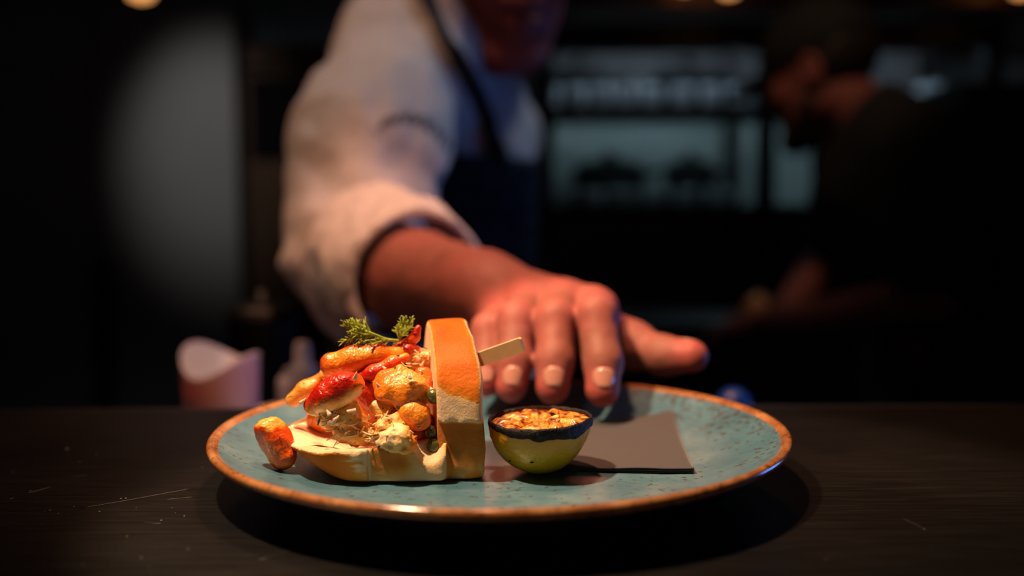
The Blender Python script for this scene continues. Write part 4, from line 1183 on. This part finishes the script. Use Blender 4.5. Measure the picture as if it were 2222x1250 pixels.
build('bottle_body', *lathe_mesh([(1e-5, 0), (0.0165, 0), (0.0175, 0.003), (0.0175, 0.078), (0.0160, 0.084), (0.0125, 0.086), (0.0125, 0.090)], 32, c), M_PLASTIC, sq)
build('nozzle', *lathe_mesh([(0.0135, 0.084), (0.0135, 0.092), (0.0075, 0.094), (0.0060, 0.111), (0.0045, 0.113), (1e-5, 0.113)], 24, c + np.array([0.004, 0, 0])), M_PLASTIC, sq)
c = ony(585, 870, 0.30); V, Q = sdf_mesh(lambda P: (np.abs(P - np.array([c[0], c[1], PZ + 0.034], np.float32))/np.array([0.026, 0.02, 0.036], np.float32)).__pow__(3).sum(-1).__pow__(1/3)*0.02 - 0.02 - 0.002*fbm(P, 70, 2, 3), (c[0] - 0.03, c[1] - 0.03, PZ - 0.002), (c[0] + 0.03, c[1] + 0.03, PZ + 0.075), 0.0025)
tag(build('kitchen_towel', V, Q, M_COTTON, None, (c[0], c[1], PZ)), 'folded grey-white towel between the tub and the bottle', 'towel')
c = ony(570, 690, 0.435); bm_ = thing('steel_canister', (c[0], c[1], PZ), 'dim steel canister under the rolled sleeve', 'canister')
build('can', *lathe_mesh([(1e-5, 0), (0.030, 0), (0.030, 0.125), (0.032, 0.127), (0.030, 0.129), (0.028, 0.127), (0.028, 0.01), (1e-5, 0.008)], 36, (c[0], c[1], PZ)), M_DARK, bm_)
build('lid', *lathe_mesh([(0.031, 0.129), (0.031, 0.133), (0.02, 0.139), (0.006, 0.141), (0.006, 0.150), (1e-5, 0.152)], 36, (c[0], c[1], PZ)), M_DARK, bm_)
c = ony(1592, 860, 0.26); bb = thing('blue_capped_bottle', (c[0], c[1], PZ), 'bottle with rounded blue cap behind the right plate rim', 'bottle')
c = np.array([c[0], c[1], PZ])
build('bottle_body', *lathe_mesh([(1e-5, 0), (0.02, 0), (0.021, 0.003), (0.021, 0.05), (0.016, 0.062), (0.012, 0.066)], 28, c), M_BLUE, bb)
build('cap', *lathe_mesh([(0.0125, 0.064), (0.0135, 0.066), (0.0138, 0.078), (0.0105, 0.087), (0.005, 0.091), (1e-5, 0.092)], 28, c), M_BLUE, bb)

# ------------------------------------------------------------------ the kitchen behind
YR = 2.10
def rx(px): return 0.0058 + (px - 1111)*(YR - CAM[1])/F
def rz(py): return ony(1111, py, YR)[2]
rack = thing('shelf_rack', (rx(1600), YR + 0.1, FZ), 'dark metal rack with two shelves against the back wall', 'rack')
for px in (1178, 1632, 2090):
    for yy in (YR - 0.12, YR + 0.24):
        box('post', (rx(px) - 0.022, yy - 0.015, FZ), (rx(px) + 0.022, yy + 0.015, rz(70)), M_DARK, rack)
for py in (246, 452):
    box('shelf_lip', (rx(1160), YR - 0.14, rz(py) - 0.030), (rx(2110), YR - 0.13, rz(py) + 0.006), M_DARK, rack)
    box('shelf', (rx(1160), YR - 0.13, rz(py) - 0.008), (rx(2110), YR + 0.25, rz(py) + 0.006), M_DARK, rack)
for (a_, b_) in ((1185, 1622), (1642, 2085)):
    box('splashback', (rx(a_), YR + 0.262, rz(520)), (rx(b_), YR + 0.27, rz(250)), M_TILE, rack)
    box('upper_splashback', (rx(a_), YR + 0.262, rz(245)), (rx(b_), YR + 0.27, rz(85)), M_GREY, rack)
box('top_rail', (rx(1160), YR - 0.14, rz(85) - 0.05), (rx(2110), YR - 0.13, rz(70)), M_DARK, rack)
for py in (252, 95):  # light sources added behind the lips to brighten tins and splashback
    st_ = thing('added_strip_light', (rx(1400), YR - 0.11, rz(py) - 0.02), 'added cool strip light under the %s of the rack' % ('upper shelf' if py == 252 else 'top rail'), 'lamp', 'added cool strip lights of the rack')
    for (a_, b_) in ((1200, 1610), (1655, 2070)):
        build('tube', *tube_mesh([(rx(a_), YR - 0.118, rz(py) - 0.014), (rx(b_), YR - 0.118, rz(py) - 0.014)], 0.004, 10), M_STRIP if py == 252 else M_STRIP_DIM, st_)
        box('fitting', (rx(a_), YR - 0.126, rz(py) - 0.009), (rx(b_), YR - 0.105, rz(py) - 0.006), M_DARK, st_)
def tin(x, z, w, lab, hgt=0.045):
    t_ = thing('steel_tin', (x, YR - 0.06, z), lab, 'tin', 'steel tins on the rack')
    build('tin_body', *lathe_mesh([(1e-5, 0), (w*0.42, 0), (w*0.46, 0.004), (w*0.48, hgt), (w*0.52, hgt + 0.002), (w*0.50, hgt + 0.005), (w*0.45, hgt), (w*0.42, 0.006), (1e-5, 0.005)], 20, (x, YR - 0.06, z)), M_TIN, t_)
names = ['first', 'second', 'third', 'fourth', 'fifth', 'sixth', 'seventh', 'eighth']
for k, px in enumerate((1195, 1248, 1302, 1352, 1405, 1470, 1530, 1585)):
    tin(rx(px), rz(246) + 0.0065, 0.054, '%s steel tin from the chef on the upper shelf' % names[k])
tin(rx(1985), rz(246) + 0.0065, 0.06, 'steel tin on the upper shelf behind the capped cook')
for k, px in enumerate((1275, 1345, 1415, 1480, 1550)):
    tin(rx(px), rz(452) + 0.0065, 0.066, '%s steel tin from the chef on the lower shelf' % names[k], 0.034)
def pan(x, z, R, lab, n=2, y=YR + 0.05):
    lm = lambda pr, nn, c_: lathe_mesh([(r_, h_*1.4) for r_, h_ in pr], nn, c_)
    t_ = thing('black_pan', (x, y, z), lab, 'pan', 'black pans on the rack')
    build('pan_body', *lm([(1e-5, 0), (R*0.8, 0), (R*0.86, 0.006), (R, 0.065), (R*1.03, 0.066), (R*0.97, 0.062), (R*0.8, 0.008), (1e-5, 0.007)], 28, (x, y, z)), M_PAN, t_)
    build('pan_lid', *lm([(R*1.02, 0.066), (R*0.8, 0.078), (R*0.2, 0.088), (R*0.15, 0.10), (1e-5, 0.102)], 28, (x, y, z)), M_PAN, t_)
    build('handle', *tube_mesh(bez([(x + R*0.95, y, z + 0.075), (x + R*1.25, y - 0.03, z + 0.085), (x + R*1.5, y - 0.06, z + 0.09)], 4), 0.009, 8), M_PAN, t_)
pan(rx(1262), rz(246) + 0.0065, 0.085, 'black lidded pan behind the tins nearest the chef, upper shelf', y=YR + 0.08)
pan(rx(1500), rz(246) + 0.0065, 0.095, 'black lidded pan behind the tins nearest the middle post, upper shelf', y=YR + 0.08)
pan(rx(1330), rz(452) + 0.0065, 0.10, 'wide black pan on the lower shelf near the chef', y=YR + 0.09)
pan(rx(1510), rz(452) + 0.0065, 0.07, 'smaller black pan on the lower shelf near the middle post', y=YR + 0.09)
# extractor hood and amber pendants
hood = thing('extractor_hood', (0.7, 2.3, rz(62)), 'brown extractor hood above the rack', 'hood')
box('canopy', (rx(1130), YR - 0.25, rz(62)), (rx(2500), 2.74, rz(62) + 0.20), M_HOOD, hood, 0.01)
box('duct', (0.75, 2.35, rz(62) + 0.20), (1.15, 2.74, 1.69), M_HOOD, hood, 0.01)
for px, Y, lab in ((305, 1.15, 'amber pendant bulb at the top left'), (1485, 1.80, 'small amber pendant bulb right of the chef'), (1582, 1.72, 'bright amber pendant bulb between chef and cook'), (2216, 1.75, 'amber pendant bulb at the top right edge')):
    c = ony(px, -36, Y); R = 0.018 if 'small' in lab else 0.028
    t_ = thing('pendant_lamp', (c[0], c[1], c[2] - R), lab, 'lamp', 'amber pendant lamps')
    build('bulb', *lathe_mesh([(1e-5, -R), (R*0.6, -R*0.8), (R, 0), (R*0.8, R*0.7), (R*0.4, R*1.4), (R*0.4, R*1.8)], 24, c), M_BULB, t_)
    build('shade', *lathe_mesh([(R*2.2, R*0.9), (R*1.6, R*2.2), (R*0.5, R*3.0), (1e-5, R*3.1)], 28, c), M_DARK, t_).modifiers.new('wall', 'SOLIDIFY').thickness = 0.002
    build('cord', *tube_mesh([c + np.array([0, 0, R*3]), (c[0], c[1], 1.2), (c[0], c[1], 1.7)], 0.003, 6), M_PAN, t_)
# tall steel fridge and wall oven on the left
def lx(px, Y): return 0.0058 + (px - 1111)*(Y - CAM[1])/F
fr = thing('steel_fridge', (lx(380, 1.95), 2.3, FZ), 'tall satin steel fridge in the dim left background', 'fridge')
box('fridge_body', (lx(-80, 1.95), 1.97, FZ), (lx(523, 1.95), 2.7, 0.62), M_WALL, fr, 0.008)
box('fridge_door', (lx(222, 1.95), 1.94, FZ + 0.1), (lx(522, 1.95), 1.97, 0.60), M_WALL, fr, 0.006)
box('fridge_door', (lx(-78, 1.95), 1.94, FZ + 0.1), (lx(218, 1.95), 1.97, 0.60), M_WALL, fr, 0.006)
for px in (208, 232):
    build('handle', *tube_mesh([(lx(px, 1.92), 1.915, -0.35), (lx(px, 1.92), 1.915, 0.0)], 0.008, 8), M_DARK, fr)
ov = thing('wall_oven', (lx(628, 1.95), 2.3, FZ), 'dark brown wall oven with black glass beside the fridge', 'oven')
box('oven_body', (lx(530, 1.95), 1.98, FZ), (lx(760, 1.95), 2.7, ony(600, 90, 1.95)[2]), M_HOOD, ov, 0.006)
box('oven_glass', (lx(545, 1.95), 1.965, ony(600, 338, 1.95)[2]), (lx(735, 1.95), 1.982, ony(600, 165, 1.95)[2]), M_GLASSDARK, ov, 0.004)
build('handle', *tube_mesh([(lx(545, 1.95), 1.94, ony(600, 150, 1.95)[2]), (lx(735, 1.95), 1.94, ony(600, 150, 1.95)[2])], 0.009, 8), M_DARK, ov)
WW = np.array([lx(470, 1.95), 1.0, 1.05]); wd = np.array([lx(478, 1.95), 1.94, 0.27]) - WW; wd /= np.linalg.norm(wd)
light('SPOT', 'fridge_fill_light', WW, WW + wd, 14.0, (1.0, 0.96, 0.92), spot_size=math.radians(26), spot_blend=1.0, shadow_soft_size=0.04)  # unseen spot added to put a soft glow on the fridge
t_ = thing('spot_housing', WW - wd*0.01, 'added black spot housing washing the steel fridge with light', 'lamp')
build('can', *tube_mesh([WW - wd*0.01, WW - wd*0.11], 0.05, 18), M_DARK, t_)
build('arm', *tube_mesh([WW - wd*0.09, (WW[0] - wd[0]*0.09, WW[1] - wd[1]*0.09, 1.7)], 0.01, 8), M_DARK, t_)
# back counter in front of the second cook, yellow lemon, bowls, tall cabinet, slanted duct
bc = thing('back_counter', (0.36, 1.86, FZ), 'dark counter in front of the capped cook', 'counter')
box('counter_top', (0.05, 1.64, -0.15), (0.56, 1.95, -0.125), M_STEEL, bc, 0.003)
box('counter_body', (0.07, 1.66, FZ), (0.54, 1.94, -0.15), M_DARK, bc)
c = ony(1645, 680, 1.68); c = np.array([c[0], c[1], -0.1245])
tag(build('whole_lemon', *lathe_mesh([(1e-5, 0), (0.016, 0.003), (0.027, 0.016), (0.029, 0.028), (0.024, 0.044), (0.012, 0.055), (0.005, 0.060), (1e-5, 0.061)], 28, c), M_RIND, None, c), 'small yellow lemon on the counter by the cook\'s hands', 'lemon')
cab = thing('tall_cabinet', (1.35, 1.75, FZ), 'tall black cabinet at the right edge behind the cook', 'cabinet')
box('cabinet_body', (lx(2085, 1.6), 1.62, FZ), (lx(2085, 1.6) + 0.6, 1.93, ony(2100, 175, 1.6)[2]), M_DARK, cab, 0.006)
box('cabinet_door', (lx(2090, 1.6), 1.60, FZ + 0.06), (lx(2085, 1.6) + 0.29, 1.62, ony(2100, 185, 1.6)[2]), M_DARK, cab, 0.004)
box('cabinet_door', (lx(2085, 1.6) + 0.30, 1.60, FZ + 0.06), (lx(2085, 1.6) + 0.59, 1.62, ony(2100, 185, 1.6)[2]), M_DARK, cab, 0.004)

for (loc, to, lab) in (((0.25, 0.75, 1.25), (0.58, 1.35, 0.32), 'added black spot housing aimed at the capped cook'),):
    d_ = np.array(to) - np.array(loc); d_ /= np.linalg.norm(d_); p_ = np.array(loc) - d_*0.01
    t_ = thing('spot_housing', p_, lab, 'lamp')  # housing added for the cook's fill spot
    build('can', *tube_mesh([p_, p_ - d_*0.10], 0.05, 18), M_DARK, t_)
    build('arm', *tube_mesh([p_ - d_*0.08, (p_[0] - d_[0]*0.08, p_[1] - d_[1]*0.08, 1.7)], 0.01, 8), M_DARK, t_)
t_ = thing('fill_light_panel', (0.62, 0.30, 1.63), 'added housing of the cool fill light above the right of the pass', 'lamp')
box('fill_frame', (0.34, 0.15, 1.64), (0.90, 0.45, 1.70), M_DARK, t_, 0.004)  # out-of-view frame added around the cool fill light
